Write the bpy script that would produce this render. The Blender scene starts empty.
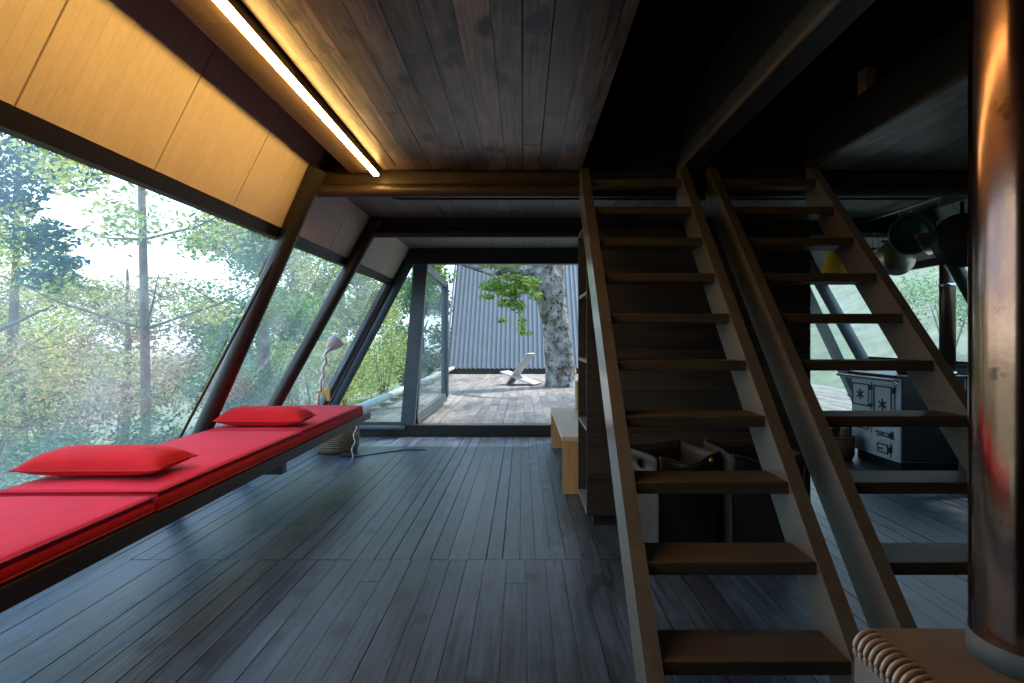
import bpy, bmesh, math, random
import numpy as np
from mathutils import Vector, Matrix, noise as mnoise

random.seed(7)
rng = np.random.default_rng(11)
SC = bpy.context.scene
COL = SC.collection
PI = math.pi

# ------------------------------------------------------------------ nodes
def new_mat(name):
    m = bpy.data.materials.new(name)
    m.use_nodes = True
    nt = m.node_tree
    for n in list(nt.nodes):
        nt.nodes.remove(n)
    out = nt.nodes.new('ShaderNodeOutputMaterial')
    return m, nt, out

def N(nt, typ, **kw):
    n = nt.nodes.new(typ)
    for k, v in kw.items():
        if k.startswith('i_'):
            key = k[2:]
            key = int(key) if key.isdigit() else key.replace('_', ' ')
            n.inputs[key].default_value = v
        else:
            setattr(n, k, v)
    return n

def ramp(nt, stops):
    r = nt.nodes.new('ShaderNodeValToRGB')
    el = r.color_ramp.elements
    while len(el) > 1:
        el.remove(el[-1])
    el[0].position = stops[0][0]
    el[0].color = (*stops[0][1], 1)
    for p, c in stops[1:]:
        e = el.new(p)
        e.color = (*c, 1)
    return r

def plain(name, col, rough=0.5, metal=0.0, var=0.15, scale=8.0, bump=0.0, spec=0.5, sheen=0.0, coat=0.0):
    """one colour with gentle noise mottling"""
    m, nt, out = new_mat(name)
    b = N(nt, 'ShaderNodeBsdfPrincipled')
    b.inputs['Roughness'].default_value = rough
    b.inputs['Metallic'].default_value = metal
    b.inputs['Specular IOR Level'].default_value = spec
    b.inputs['Sheen Weight'].default_value = sheen; b.inputs['Sheen Roughness'].default_value = 0.45
    b.inputs['Coat Weight'].default_value = coat
    tc = N(nt, 'ShaderNodeTexCoord')
    no = N(nt, 'ShaderNodeTexNoise', i_Scale=scale, i_Detail=6.0, i_Roughness=0.6)
    nt.links.new(tc.outputs['Object'], no.inputs['Vector'])
    lo = tuple(c * (1 - var) for c in col)
    hi = tuple(min(1, c * (1 + var)) for c in col)
    r = ramp(nt, [(0.3, lo), (0.7, hi)])
    nt.links.new(no.outputs['Fac'], r.inputs['Fac'])
    nt.links.new(r.outputs['Color'], b.inputs['Base Color'])
    if bump:
        bp = N(nt, 'ShaderNodeBump', i_Strength=bump, i_Distance=0.01)
        n2 = N(nt, 'ShaderNodeTexNoise', i_Scale=scale * 6, i_Detail=4.0)
        nt.links.new(tc.outputs['Object'], n2.inputs['Vector'])
        nt.links.new(n2.outputs['Fac'], bp.inputs['Height'])
        nt.links.new(bp.outputs['Normal'], b.inputs['Normal'])
    nt.links.new(b.outputs['BSDF'], out.inputs['Surface'])
    return m

def wood(name, dark, light, rough=0.5, axis=1, grain=1.0, island=0.5, knots=0.0, bump=0.25, spec=0.4, tint=None, coat=0.0, coat_rough=0.2, coat_ior=1.6, span=(0.36, 0.66)):
    """stretched grain along axis, knots, every board its own shade"""
    m, nt, out = new_mat(name)
    L = nt.links.new
    b = N(nt, 'ShaderNodeBsdfPrincipled')
    b.inputs['Specular IOR Level'].default_value = spec
    b.inputs['Coat Weight'].default_value = coat; b.inputs['Coat Roughness'].default_value = coat_rough; b.inputs['Coat IOR'].default_value = coat_ior
    tc = N(nt, 'ShaderNodeTexCoord')
    geo = N(nt, 'ShaderNodeNewGeometry')
    # shift every board by its own amount so that grain does not run on
    comb = N(nt, 'ShaderNodeCombineXYZ')
    mul = N(nt, 'ShaderNodeMath', operation='MULTIPLY', i_1=37.0)
    L(geo.outputs['Random Per Island'], mul.inputs[0])
    for k in range(3):
        L(mul.outputs[0], comb.inputs[k])
    add = N(nt, 'ShaderNodeVectorMath', operation='ADD')
    L(tc.outputs['Object'], add.inputs[0]); L(comb.outputs[0], add.inputs[1])
    def stretched(sc, st):
        mp = N(nt, 'ShaderNodeMapping')
        s = [sc, sc, sc]; s[axis] = sc / st
        mp.inputs['Scale'].default_value = s
        L(add.outputs[0], mp.inputs['Vector'])
        return mp
    m1 = stretched(9.0 * grain, 7.0)
    n1 = N(nt, 'ShaderNodeTexNoise', i_Scale=1.0, i_Detail=7.0, i_Roughness=0.65, i_Distortion=1.2)
    L(m1.outputs[0], n1.inputs['Vector'])
    m2 = stretched(55.0 * grain, 28.0)
    n2 = N(nt, 'ShaderNodeTexNoise', i_Scale=1.0, i_Detail=4.0, i_Roughness=0.6)
    L(m2.outputs[0], n2.inputs['Vector'])
    mx = N(nt, 'ShaderNodeMath', operation='MULTIPLY_ADD', i_1=0.45)
    L(n2.outputs['Fac'], mx.inputs[0])
    sc1 = N(nt, 'ShaderNodeMath', operation='MULTIPLY', i_1=0.55)
    L(n1.outputs['Fac'], sc1.inputs[0]); L(sc1.outputs[0], mx.inputs[2])
    r = ramp(nt, [(span[0], dark), (span[1], light)])
    L(mx.outputs[0], r.inputs['Fac'])
    colour = r.outputs['Color']
    # board to board change
    mr = N(nt, 'ShaderNodeMapRange'); mr.inputs['To Min'].default_value = 1 - island; mr.inputs['To Max'].default_value = 1 + island
    L(geo.outputs['Random Per Island'], mr.inputs['Value'])
    vm = N(nt, 'ShaderNodeVectorMath', operation='SCALE')
    L(colour, vm.inputs[0]); L(mr.outputs[0], vm.inputs['Scale'])
    colour = vm.outputs[0]
    if knots:
        mk = stretched(5.0, 2.0)
        vo = N(nt, 'ShaderNodeTexVoronoi', i_Scale=1.0, i_Randomness=1.0)
        dn = N(nt, 'ShaderNodeTexNoise', i_Scale=2.5, i_Detail=3.0)
        L(mk.outputs[0], dn.inputs['Vector'])
        av = N(nt, 'ShaderNodeVectorMath', operation='MULTIPLY_ADD')
        av.inputs[1].default_value = (0.5, 0.5, 0.5)
        L(dn.outputs['Color'], av.inputs[0]); L(mk.outputs[0], av.inputs[2])
        L(av.outputs[0], vo.inputs['Vector'])
        kr = ramp(nt, [(0.0, (knots,) * 3), (0.13, (knots,) * 3), (0.27, (0, 0, 0))])
        L(vo.outputs['Distance'], kr.inputs['Fac'])
        mk2 = N(nt, 'ShaderNodeMixRGB', blend_type='MIX')
        mk2.inputs['Color2'].default_value = (*[c * 0.35 for c in dark], 1)
        L(kr.outputs['Color'], mk2.inputs['Fac']); L(colour, mk2.inputs['Color1'])
        colour = mk2.outputs[0]
    if tint:
        nn = N(nt, 'ShaderNodeTexNoise', i_Scale=1.7, i_Detail=5.0, i_Roughness=0.7)
        L(add.outputs[0], nn.inputs['Vector'])
        tr = ramp(nt, [(0.45, (0, 0, 0)), (0.72, (tint[3],) * 3)])
        L(nn.outputs['Fac'], tr.inputs['Fac'])
        tm = N(nt, 'ShaderNodeMixRGB', blend_type='MIX')
        tm.inputs['Color2'].default_value = (*tint[:3], 1)
        L(tr.outputs['Color'], tm.inputs['Fac']); L(colour, tm.inputs['Color1'])
        colour = tm.outputs[0]
    L(colour, b.inputs['Base Color'])
    rr = N(nt, 'ShaderNodeMapRange'); rr.inputs['To Min'].default_value = rough * 0.75; rr.inputs['To Max'].default_value = min(1, rough * 1.3)
    L(n1.outputs['Fac'], rr.inputs['Value']); L(rr.outputs[0], b.inputs['Roughness'])
    bp = N(nt, 'ShaderNodeBump', i_Strength=bump, i_Distance=0.004)
    L(mx.outputs[0], bp.inputs['Height']); L(bp.outputs['Normal'], b.inputs['Normal'])
    L(b.outputs['BSDF'], out.inputs['Surface'])
    return m

def leaf_mat(name, c1, c2, trans=0.45):
    m, nt, out = new_mat(name)
    L = nt.links.new
    geo = N(nt, 'ShaderNodeNewGeometry')
    r = ramp(nt, [(0.0, c1), (1.0, c2)])
    L(geo.outputs['Random Per Island'], r.inputs['Fac'])
    d = N(nt, 'ShaderNodeBsdfDiffuse'); t = N(nt, 'ShaderNodeBsdfTranslucent')
    L(r.outputs['Color'], d.inputs['Color']); L(r.outputs['Color'], t.inputs['Color'])
    mx = N(nt, 'ShaderNodeMixShader', i_0=trans)
    L(d.outputs[0], mx.inputs[1]); L(t.outputs[0], mx.inputs[2])
    L(mx.outputs[0], out.inputs['Surface'])
    return m

def glass_mat(name, haze=0.06, ior=1.45, hazecol=(0.8, 0.9, 0.95), tint=(0.95, 0.985, 0.97), boost=1.0):
    m, nt, out = new_mat(name)
    L = nt.links.new
    tr = N(nt, 'ShaderNodeBsdfTransparent'); tr.inputs['Color'].default_value = (*tint, 1)
    gl = N(nt, 'ShaderNodeBsdfGlossy', i_Roughness=0.0)
    fr = N(nt, 'ShaderNodeFresnel', i_IOR=ior)
    geo = N(nt, 'ShaderNodeNewGeometry')       # a pane reflects on the face turned to the ray; leaving it, light passes
    inv = N(nt, 'ShaderNodeMath', operation='MULTIPLY_ADD', i_1=-boost, i_2=boost)
    L(geo.outputs['Backfacing'], inv.inputs[0])
    fm = N(nt, 'ShaderNodeMath', operation='MULTIPLY'); fm.use_clamp = True
    L(fr.outputs[0], fm.inputs[0]); L(inv.outputs[0], fm.inputs[1])
    mx = N(nt, 'ShaderNodeMixShader')
    L(fm.outputs[0], mx.inputs[0]); L(tr.outputs[0], mx.inputs[1]); L(gl.outputs[0], mx.inputs[2])
    # dust on the pane: thin scattering film with streaks
    df = N(nt, 'ShaderNodeBsdfTranslucent'); df.inputs['Color'].default_value = (*hazecol, 1)
    tc = N(nt, 'ShaderNodeTexCoord'); mp = N(nt, 'ShaderNodeMapping'); mp.inputs['Scale'].default_value = (1.5, 1.5, 0.8)
    no = N(nt, 'ShaderNodeTexNoise', i_Scale=1.3, i_Detail=6.0, i_Roughness=0.6)
    L(tc.outputs['Object'], mp.inputs['Vector']); L(mp.outputs[0], no.inputs['Vector'])
    mr = N(nt, 'ShaderNodeMapRange'); mr.inputs['From Min'].default_value = 0.3; mr.inputs['From Max'].default_value = 0.75
    mr.inputs['To Min'].default_value = haze * 0.45; mr.inputs['To Max'].default_value = haze * 1.6
    L(no.outputs['Fac'], mr.inputs['Value'])
    m2 = N(nt, 'ShaderNodeMixShader')
    L(mr.outputs[0], m2.inputs[0]); L(mx.outputs[0], m2.inputs[1]); L(df.outputs[0], m2.inputs[2])
    L(m2.outputs[0], out.inputs['Surface'])
    return m

def emit_mat(name, col, strength):
    m, nt, out = new_mat(name)
    e = N(nt, 'ShaderNodeEmission'); e.inputs['Color'].default_value = (*col, 1); e.inputs['Strength'].default_value = strength
    nt.links.new(e.outputs[0], out.inputs['Surface'])
    return m

def blotch(name, base, patch, speck, scale=3.0, rough=0.85, metal=0.0, cut=(0.48, 0.56), cut2=(0.6, 0.66), bump=0.4):
    """base colour with two kinds of shaped patches (bark lichen, tarnish)"""
    m, nt, out = new_mat(name)
    L = nt.links.new
    b = N(nt, 'ShaderNodeBsdfPrincipled', i_Roughness=rough, i_Metallic=metal)
    tc = N(nt, 'ShaderNodeTexCoord')
    n1 = N(nt, 'ShaderNodeTexNoise', i_Scale=scale, i_Detail=8.0, i_Roughness=0.65)
    n2 = N(nt, 'ShaderNodeTexNoise', i_Scale=scale * 2.7, i_Detail=6.0, i_Roughness=0.7)
    L(tc.outputs['Object'], n1.inputs['Vector']); L(tc.outputs['Object'], n2.inputs['Vector'])
    r1 = ramp(nt, [(cut[0], (0, 0, 0)), (cut[1], (1, 1, 1))]); r2 = ramp(nt, [(cut2[0], (0, 0, 0)), (cut2[1], (1, 1, 1))])
    L(n1.outputs['Fac'], r1.inputs['Fac']); L(n2.outputs['Fac'], r2.inputs['Fac'])
    a = N(nt, 'ShaderNodeMixRGB'); a.inputs[1].default_value = (*base, 1); a.inputs[2].default_value = (*patch, 1)
    L(r1.outputs['Color'], a.inputs[0])
    c = N(nt, 'ShaderNodeMixRGB'); c.inputs[2].default_value = (*speck, 1)
    L(r2.outputs['Color'], c.inputs[0]); L(a.outputs[0], c.inputs[1])
    L(c.outputs[0], b.inputs['Base Color'])
    bp = N(nt, 'ShaderNodeBump', i_Strength=bump, i_Distance=0.02)
    L(n2.outputs['Fac'], bp.inputs['Height']); L(bp.outputs['Normal'], b.inputs['Normal'])
    L(b.outputs[0], out.inputs['Surface'])
    return m

def copper_mat():
    m, nt, out = new_mat('tarnished_copper')
    L = nt.links.new
    b = N(nt, 'ShaderNodeBsdfPrincipled', i_Metallic=1.0)
    tc = N(nt, 'ShaderNodeTexCoord'); mp = N(nt, 'ShaderNodeMapping'); mp.inputs['Scale'].default_value = (5, 5, 2.2)
    L(tc.outputs['Object'], mp.inputs['Vector'])
    n1 = N(nt, 'ShaderNodeTexNoise', i_Scale=1.0, i_Detail=6.0, i_Roughness=0.6, i_Distortion=0.8)
    L(mp.outputs[0], n1.inputs['Vector'])
    r = ramp(nt, [(0.32, (0.44, 0.27, 0.18)), (0.45, (0.32, 0.17, 0.11)), (0.56, (0.20, 0.12, 0.105)), (0.68, (0.13, 0.11, 0.15))])
    L(n1.outputs['Fac'], r.inputs['Fac'])
    n2 = N(nt, 'ShaderNodeTexNoise', i_Scale=14.0, i_Detail=5.0, i_Roughness=0.7)
    L(tc.outputs['Object'], n2.inputs['Vector'])
    r2 = ramp(nt, [(0.62, (0, 0, 0)), (0.70, (0.75, 0.75, 0.75))])
    L(n2.outputs['Fac'], r2.inputs['Fac'])
    mx = N(nt, 'ShaderNodeMixRGB'); mx.inputs[2].default_value = (0.07, 0.05, 0.045, 1)
    L(r2.outputs['Color'], mx.inputs[0]); L(r.outputs['Color'], mx.inputs[1])
    L(mx.outputs[0], b.inputs['Base Color'])
    mr = N(nt, 'ShaderNodeMapRange'); mr.inputs['To Min'].default_value = 0.08; mr.inputs['To Max'].default_value = 0.22
    L(n1.outputs['Fac'], mr.inputs['Value']); L(mr.outputs[0], b.inputs['Roughness'])
    bp = N(nt, 'ShaderNodeBump', i_Strength=0.02, i_Distance=0.01)
    L(n2.outputs['Fac'], bp.inputs['Height']); L(bp.outputs['Normal'], b.inputs['Normal'])
    L(b.outputs[0], out.inputs['Surface'])
    return m

def wicker_mat(name, c1, c2):
    m, nt, out = new_mat(name)
    L = nt.links.new
    b = N(nt, 'ShaderNodeBsdfPrincipled', i_Roughness=0.7)
    tc = N(nt, 'ShaderNodeTexCoord')
    w = N(nt, 'ShaderNodeTexWave', i_Scale=14.0, i_Distortion=3.0, i_Detail=2.0); w.bands_direction = 'Z'
    L(tc.outputs['Object'], w.inputs['Vector'])
    r = ramp(nt, [(0.2, c1), (0.8, c2)])
    L(w.outputs['Fac'], r.inputs['Fac']); L(r.outputs['Color'], b.inputs['Base Color'])
    bp = N(nt, 'ShaderNodeBump', i_Strength=0.8, i_Distance=0.01)
    L(w.outputs['Fac'], bp.inputs['Height']); L(bp.outputs['Normal'], b.inputs['Normal'])
    L(b.outputs[0], out.inputs['Surface'])
    return m

M = {}
M['floor'] = wood('blue_black_floor_boards', (0.014, 0.021, 0.031), (0.085, 0.122, 0.178), rough=0.38, axis=1, island=0.22, knots=0.8, bump=0.8, spec=0.5, span=(0.38, 0.64), tint=(0.040, 0.034, 0.030, 0.65))
M['gap'] = plain('gap_black', (0.006, 0.006, 0.006), 0.9)
M['ceil'] = wood('brown_ceiling_boards', (0.022, 0.017, 0.014), (0.26, 0.205, 0.165), rough=0.36, axis=1, island=0.45, knots=1.0, bump=0.7, spec=0.7, span=(0.38, 0.60), tint=(0.016, 0.012, 0.010, 0.85))
M['ceil_far'] = wood('grey_ceiling_boards', (0.08, 0.08, 0.08), (0.17, 0.165, 0.155), rough=0.5, axis=1, island=0.2, knots=0.4)
M['stair'] = wood('brown_stair_wood', (0.115, 0.095, 0.072), (0.185, 0.158, 0.125), rough=0.35, axis=1, island=0.06, knots=0.3, bump=0.03, spec=0.6, coat=1.0, coat_rough=0.20, coat_ior=2.2)
M['tread'] = wood('stair_tread_wood', (0.040, 0.029, 0.020), (0.100, 0.072, 0.048), rough=0.55, axis=0, island=0.12, knots=0.3, bump=0.08, spec=0.25)
M['darkwood'] = wood('dark_stained_wood', (0.020, 0.016, 0.013), (0.055, 0.043, 0.034), rough=0.5, axis=0, island=0.25, knots=0.2)
M['darkwoodY'] = wood('dark_stained_wood_lengthwise', (0.018, 0.014, 0.011), (0.045, 0.034, 0.026), rough=0.5, axis=1, island=0.2, knots=0.2)
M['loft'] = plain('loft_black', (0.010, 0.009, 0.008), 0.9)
M['panel'] = wood('pale_wall_panel', (0.52, 0.45, 0.36), (0.60, 0.53, 0.43), rough=0.5, axis=2, island=0.03, bump=0.02)
M['litpanel'] = wood('brightened_wall_panel', (0.66, 0.66, 0.63), (0.76, 0.76, 0.73), rough=0.6, axis=2, island=0.04, bump=0.02)  # wall panel copy with lighter colour, standing in for light on the right wall
M['greypanel'] = wood('grey_wall_boards', (0.12, 0.12, 0.118), (0.2, 0.2, 0.195), rough=0.6, axis=2, island=0.1, bump=0.1)
M['steel'] = plain('black_painted_steel', (0.020, 0.018, 0.017), 0.35, 0.0, 0.2, 6.0)
M['soot'] = plain('matt_black_steel', (0.006, 0.006, 0.007), 0.5, 0.0, 0.2, 6.0, spec=0.3)
M['soffit'] = wood('dark_brown_soffit_board', (0.045, 0.030, 0.020), (0.10, 0.068, 0.044), rough=0.6, axis=1, island=0.1, knots=0.3, spec=0.25)
M['bsteel'] = plain('brown_painted_steel', (0.030, 0.020, 0.013), 0.42, 0.0, 0.2, 6.0)
M['gsteel'] = plain('grey_blue_painted_steel', (0.075, 0.095, 0.110), 0.45, 0.0, 0.15, 6.0)
M['glass'] = glass_mat('dusty_window_glass', 0.065, boost=1.4)
M['cglass'] = glass_mat('door_glass', 0.03, tint=(0.86, 0.93, 0.92))
M['red'] = plain('red_canvas', (0.64, 0.004, 0.028), 0.8, 0.0, 0.10, 5.0, 0.12, 0.25, 0.06)
M['redp'] = plain('red_pillow_canvas', (0.60, 0.012, 0.016), 0.8, 0.0, 0.12, 6.0, 0.15, 0.2, 0.03)
M['redpipe'] = plain('dark_red_piping', (0.33, 0.010, 0.018), 0.7)
M['led'] = emit_mat('warm_strip_light', (1.0, 0.56, 0.15), 58.0)
M['alu'] = plain('aluminium_profile', (0.20, 0.16, 0.12), 0.4, 0.6)
M['copper'] = copper_mat()
M['collar'] = plain('dull_zinc_collar', (0.11, 0.13, 0.14), 0.65, 0.2, 0.2, 10.0)
M['stovetop'] = plain('brown_stove_top_plate', (0.215, 0.155, 0.12), 0.55, 0.0, 0.18, 9.0)
M['stovebody'] = plain('grey_stove_enamel', (0.20, 0.185, 0.18), 0.45, 0.0, 0.08, 4.0)
M['coil'] = plain('beige_coil', (0.56, 0.44, 0.35), 0.45, 0.3, 0.12, 12.0)
M['ply'] = wood('honey_plywood', (0.42, 0.23, 0.09), (0.58, 0.34, 0.15), rough=0.5, axis=2, island=0.1, bump=0.05)
M['plytop'] = wood('pale_plywood_top', (0.55, 0.42, 0.27), (0.68, 0.54, 0.37), rough=0.4, axis=1, island=0.05, bump=0.05)
M['wicker'] = wicker_mat('wicker', (0.10, 0.06, 0.028), (0.32, 0.22, 0.12))
M['darkwicker'] = wicker_mat('brown_wicker', (0.07, 0.036, 0.016), (0.24, 0.13, 0.06))
M['white'] = plain('white_enamel', (0.86, 0.86, 0.86), 0.4, 0.0, 0.05)
M['shade'] = leaf_mat('white_lamp_shade', (0.85, 0.84, 0.84), (0.88, 0.87, 0.87), 0.4)
M['cloth'] = plain('white_cloth', (0.70, 0.66, 0.58), 0.8, 0.0, 0.1)
M['brass'] = plain('brass', (0.65, 0.38, 0.08), 0.35, 0.8)
M['leather'] = plain('dark_brown_leather', (0.028, 0.021, 0.018), 0.55, 0.0, 0.3, 7.0, 0.2)
M['greyleather'] = plain('worn_grey_leather', (0.042, 0.036, 0.033), 0.7, 0.0, 0.25, 8.0, 0.2)
M['edgeleather'] = plain('leather_edge', (0.10, 0.055, 0.036), 0.6, 0.0, 0.25, 8.0)
M['range'] = plain('grey_blue_enamel', (0.58, 0.64, 0.70), 0.35, 0.0, 0.06, 5.0, coat=0.3)
M['castiron'] = plain('cast_iron', (0.022, 0.024, 0.026), 0.45, 0.2, 0.2)
M['chrome'] = plain('worn_chrome', (0.62, 0.62, 0.60), 0.28, 1.0, 0.1)
M['steelpan'] = plain('stainless_steel', (0.58, 0.55, 0.50), 0.3, 1.0, 0.06)
M['greenenamel'] = plain('green_enamel', (0.012, 0.105, 0.070), 0.25, 0.0, 0.1, coat=0.5)
M['redhandle'] = plain('dark_red_handle', (0.24, 0.016, 0.012), 0.4)
M['yellow'] = plain('yellow_enamel', (0.82, 0.50, 0.025), 0.35, 0.0, 0.06)
M['flue'] = plain('brown_steel_flue', (0.10, 0.062, 0.045), 0.35, 0.7, 0.25, 5.0)
M['roof'] = plain('blue_grey_metal_cladding', (0.125, 0.150, 0.172), 0.6, 0.0, 0.08, 2.0)
M['deck'] = wood('weathered_deck_boards', (0.13, 0.11, 0.095), (0.29, 0.262, 0.24), rough=0.8, axis=1, island=0.25, knots=0.2)
M['rail'] = plain('pale_painted_pipe', (0.50, 0.54, 0.56), 0.5, 0.0, 0.1)
M['greywood'] = wood('silvered_chair_wood', (0.30, 0.29, 0.275), (0.50, 0.49, 0.47), rough=0.8, axis=0, island=0.2)
M['bark'] = blotch('lichen_bark', (0.10, 0.085, 0.065), (0.34, 0.34, 0.345), (0.028, 0.025, 0.02), 3.0, cut=(0.42, 0.60), cut2=(0.52, 0.60), bump=0.8)
M['bark2'] = blotch('brown_bark', (0.17, 0.125, 0.09), (0.28, 0.22, 0.17), (0.06, 0.045, 0.035), 3.0)
M['leafdeck'] = leaf_mat('maple_leaves', (0.08, 0.20, 0.04), (0.42, 0.56, 0.14), 0.5)
M['leafyellow'] = leaf_mat('yellow_green_leaves', (0.20, 0.28, 0.05), (0.80, 0.80, 0.30), 0.5)
M['leafgreen'] = leaf_mat('green_leaves', (0.05, 0.15, 0.05), (0.36, 0.54, 0.16), 0.5)
M['leafteal'] = leaf_mat('blue_green_leaves', (0.03, 0.11, 0.11), (0.10, 0.25, 0.22), 0.35)
M['leafolive'] = leaf_mat('olive_leaves', (0.18, 0.17, 0.09), (0.68, 0.62, 0.36), 0.5)
M['leafdark'] = leaf_mat('deep_green_leaves', (0.015, 0.06, 0.03), (0.15, 0.30, 0.10), 0.4)
M['grass'] = plain('meadow_grass', (0.15, 0.175, 0.11), 0.95, 0.0, 0.35, 1.2, 0.3)
M['gravel'] = plain('pale_gravel', (0.62, 0.60, 0.55), 0.95, 0.0, 0.15, 6.0, 0.3)
M['plastic'] = glass_mat('clear_plastic', 0.25, hazecol=(0.8, 0.8, 0.78), boost=1.5)
M['cord'] = plain('black_cord', (0.012, 0.012, 0.013), 0.5)
M['orange'] = plain('orange_card', (0.62, 0.26, 0.05), 0.6)

# ------------------------------------------------------------------ mesh building
ORIG = {}          # object name -> world origin of its local frame

class MB:
    def __init__(s):
        s.v = []; s.f = []; s.sm = []
    def add(s, vs, fs, smooth=False):
        o = len(s.v)
        s.v += [tuple(p) for p in vs]
        s.f += [tuple(i + o for i in f) for f in fs]
        s.sm += [smooth] * len(fs)
        return s
    def box(s, x0, x1, y0, y1, z0, z1):
        vs = [(x, y, z) for z in (z0, z1) for y in (y0, y1) for x in (x0, x1)]
        return s.add(vs, [(0, 2, 3, 1), (4, 5, 7, 6), (0, 1, 5, 4), (2, 6, 7, 3), (0, 4, 6, 2), (1, 3, 7, 5)])
    def bar(s, p0, p1, w, h, up=(0, 0, 1)):
        p0 = Vector(p0); p1 = Vector(p1); d = (p1 - p0).normalized()
        sd = d.cross(Vector(up))
        if sd.length < 1e-4:
            sd = d.cross(Vector((1, 0, 0)))
        sd.normalize(); u = sd.cross(d).normalized()
        vs = []
        for p in (p0, p1):
            for a, b in ((-1, -1), (1, -1), (1, 1), (-1, 1)):
                vs.append(p + sd * (a * w / 2) + u * (b * h / 2))
        return s.add(vs, [(3, 2, 1, 0), (4, 5, 6, 7), (0, 1, 5, 4), (1, 2, 6, 5), (2, 3, 7, 6), (3, 0, 4, 7)])
    def tube(s, pts, r, n=12, cap=True):
        pts = [Vector(p) for p in pts]
        rs = r if isinstance(r, (list, tuple)) else [r] * len(pts)
        vs = []; fs = []
        ref = None
        for i, p in enumerate(pts):
            if i == 0: t = pts[1] - p
            elif i == len(pts) - 1: t = p - pts[i - 1]
            else: t = pts[i + 1] - pts[i - 1]
            t.normalize()
            if ref is None:
                ref = Vector((0, 0, 1)) if abs(t.z) < 0.9 else Vector((1, 0, 0))
            a = t.cross(ref)
            if a.length < 1e-5:
                a = t.orthogonal()
            a.normalize(); b = t.cross(a).normalized()
            ref = b.cross(t) if False else ref
            for k in range(n):
                th = 2 * PI * k / n
                vs.append(p + a * (rs[i] * math.cos(th)) + b * (rs[i] * math.sin(th)))
        for i in range(len(pts) - 1):
            for k in range(n):
                k2 = (k + 1) % n
                fs.append((i * n + k, i * n + k2, (i + 1) * n + k2, (i + 1) * n + k))
        s.add(vs, fs, True)
        if cap:
            m = (len(pts) - 1) * n
            s.add(vs[:n], [tuple(reversed(range(n)))])
            s.add(vs[m:], [tuple(range(n))])
        return s
    def lathe(s, prof, c=(0, 0, 0), n=32, axis=None, smooth=True):
        """prof: (radius, height) pairs round the vertical through c, or round axis"""
        vs = []; fs = []
        if axis is None:
            a, b, w = Vector((1, 0, 0)), Vector((0, 1, 0)), Vector((0, 0, 1))
        else:
            w = Vector(axis).normalized(); a = w.orthogonal().normalized(); b = w.cross(a)
        c = Vector(c)
        for (r, h) in prof:
            for k in range(n):
                th = 2 * PI * k / n
                vs.append(c + w * h + a * (r * math.cos(th)) + b * (r * math.sin(th)))
        for i in range(len(prof) - 1):
            for k in range(n):
                k2 = (k + 1) % n
                fs.append((i * n + k, i * n + k2, (i + 1) * n + k2, (i + 1) * n + k))
        return s.add(vs, fs, smooth)
    def prism(s, poly, a0, a1, axis=0):
        """poly of two coordinates extruded along axis from a0 to a1"""
        n = len(poly)
        def P(q, a):
            if axis == 0: return (a, q[0], q[1])
            if axis == 1: return (q[0], a, q[1])
            return (q[0], q[1], a)
        vs = [P(q, a0) for q in poly] + [P(q, a1) for q in poly]
        fs = [tuple(range(n - 1, -1, -1)), tuple(range(n, 2 * n))]
        for i in range(n):
            j = (i + 1) % n
            fs.append((i, j, n + j, n + i))
        return s.add(vs, fs)
    def grid(s, rows, smooth=True, closed=False):
        """rows: list of equally long lists of points"""
        n = len(rows[0]); vs = [p for r in rows for p in r]; fs = []
        for i in range(len(rows) - 1):
            for k in range(n if closed else n - 1):
                k2 = (k + 1) % n
                fs.append((i * n + k, i * n + k2, (i + 1) * n + k2, (i + 1) * n + k))
        return s.add(vs, fs, smooth)
    def build(s, name, mat, parent=None, bevel=0.0, seg=2, rot=None, solid=0.0, subsurf=0):
        me = bpy.data.meshes.new(name)
        if parent is not None:
            o0 = Vector(ORIG[parent.name])
        else:
            arr = np.array(s.v, dtype=float)
            lo, hi = arr.min(0), arr.max(0)
            o0 = Vector(((lo[0] + hi[0]) / 2, (lo[1] + hi[1]) / 2, lo[2]))
        me.from_pydata([tuple(Vector(p) - o0) for p in s.v], [], s.f)
        me.polygons.foreach_set('use_smooth', s.sm)
        bm = bmesh.new(); bm.from_mesh(me)
        bmesh.ops.remove_doubles(bm, verts=bm.verts, dist=1e-6) if False else None
        bmesh.ops.recalc_face_normals(bm, faces=bm.faces)
        if bevel:
            eds = [e for e in bm.edges if len(e.link_faces) == 2 and e.calc_face_angle(0) > 0.6]
            bmesh.ops.bevel(bm, geom=eds, offset=bevel, segments=seg, affect='EDGES', profile=0.5, clamp_overlap=True)
            if seg > 1:
                for f in bm.faces: f.smooth = True
        bm.to_mesh(me); bm.free()
        o = bpy.data.objects.new(name, me); COL.objects.link(o)
        me.materials.append(mat)
        if parent is not None:
            o.parent = parent
        else:
            o.location = o0
        ORIG[o.name] = tuple(o0)
        if bevel and seg > 1:
            md = o.modifiers.new('wn', 'WEIGHTED_NORMAL'); md.keep_sharp = True
        if solid:
            md = o.modifiers.new('solid', 'SOLIDIFY'); md.thickness = solid; md.offset = 0
        if subsurf:
            md = o.modifiers.new('ss', 'SUBSURF'); md.levels = subsurf; md.render_levels = subsurf
        return o

def tag(o, label, cat, group=None, kind=None):
    o['label'] = label; o['category'] = cat
    if group: o['group'] = group
    if kind: o['kind'] = kind
    return o

def thing(name, label, cat, loc, group=None):
    o = bpy.data.objects.new(name, None); COL.objects.link(o)
    o.location = loc; o.empty_display_size = 0.1
    ORIG[o.name] = tuple(loc)
    return tag(o, label, cat, group)

def struct(o):
    o['kind'] = 'structure'
    return o

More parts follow.
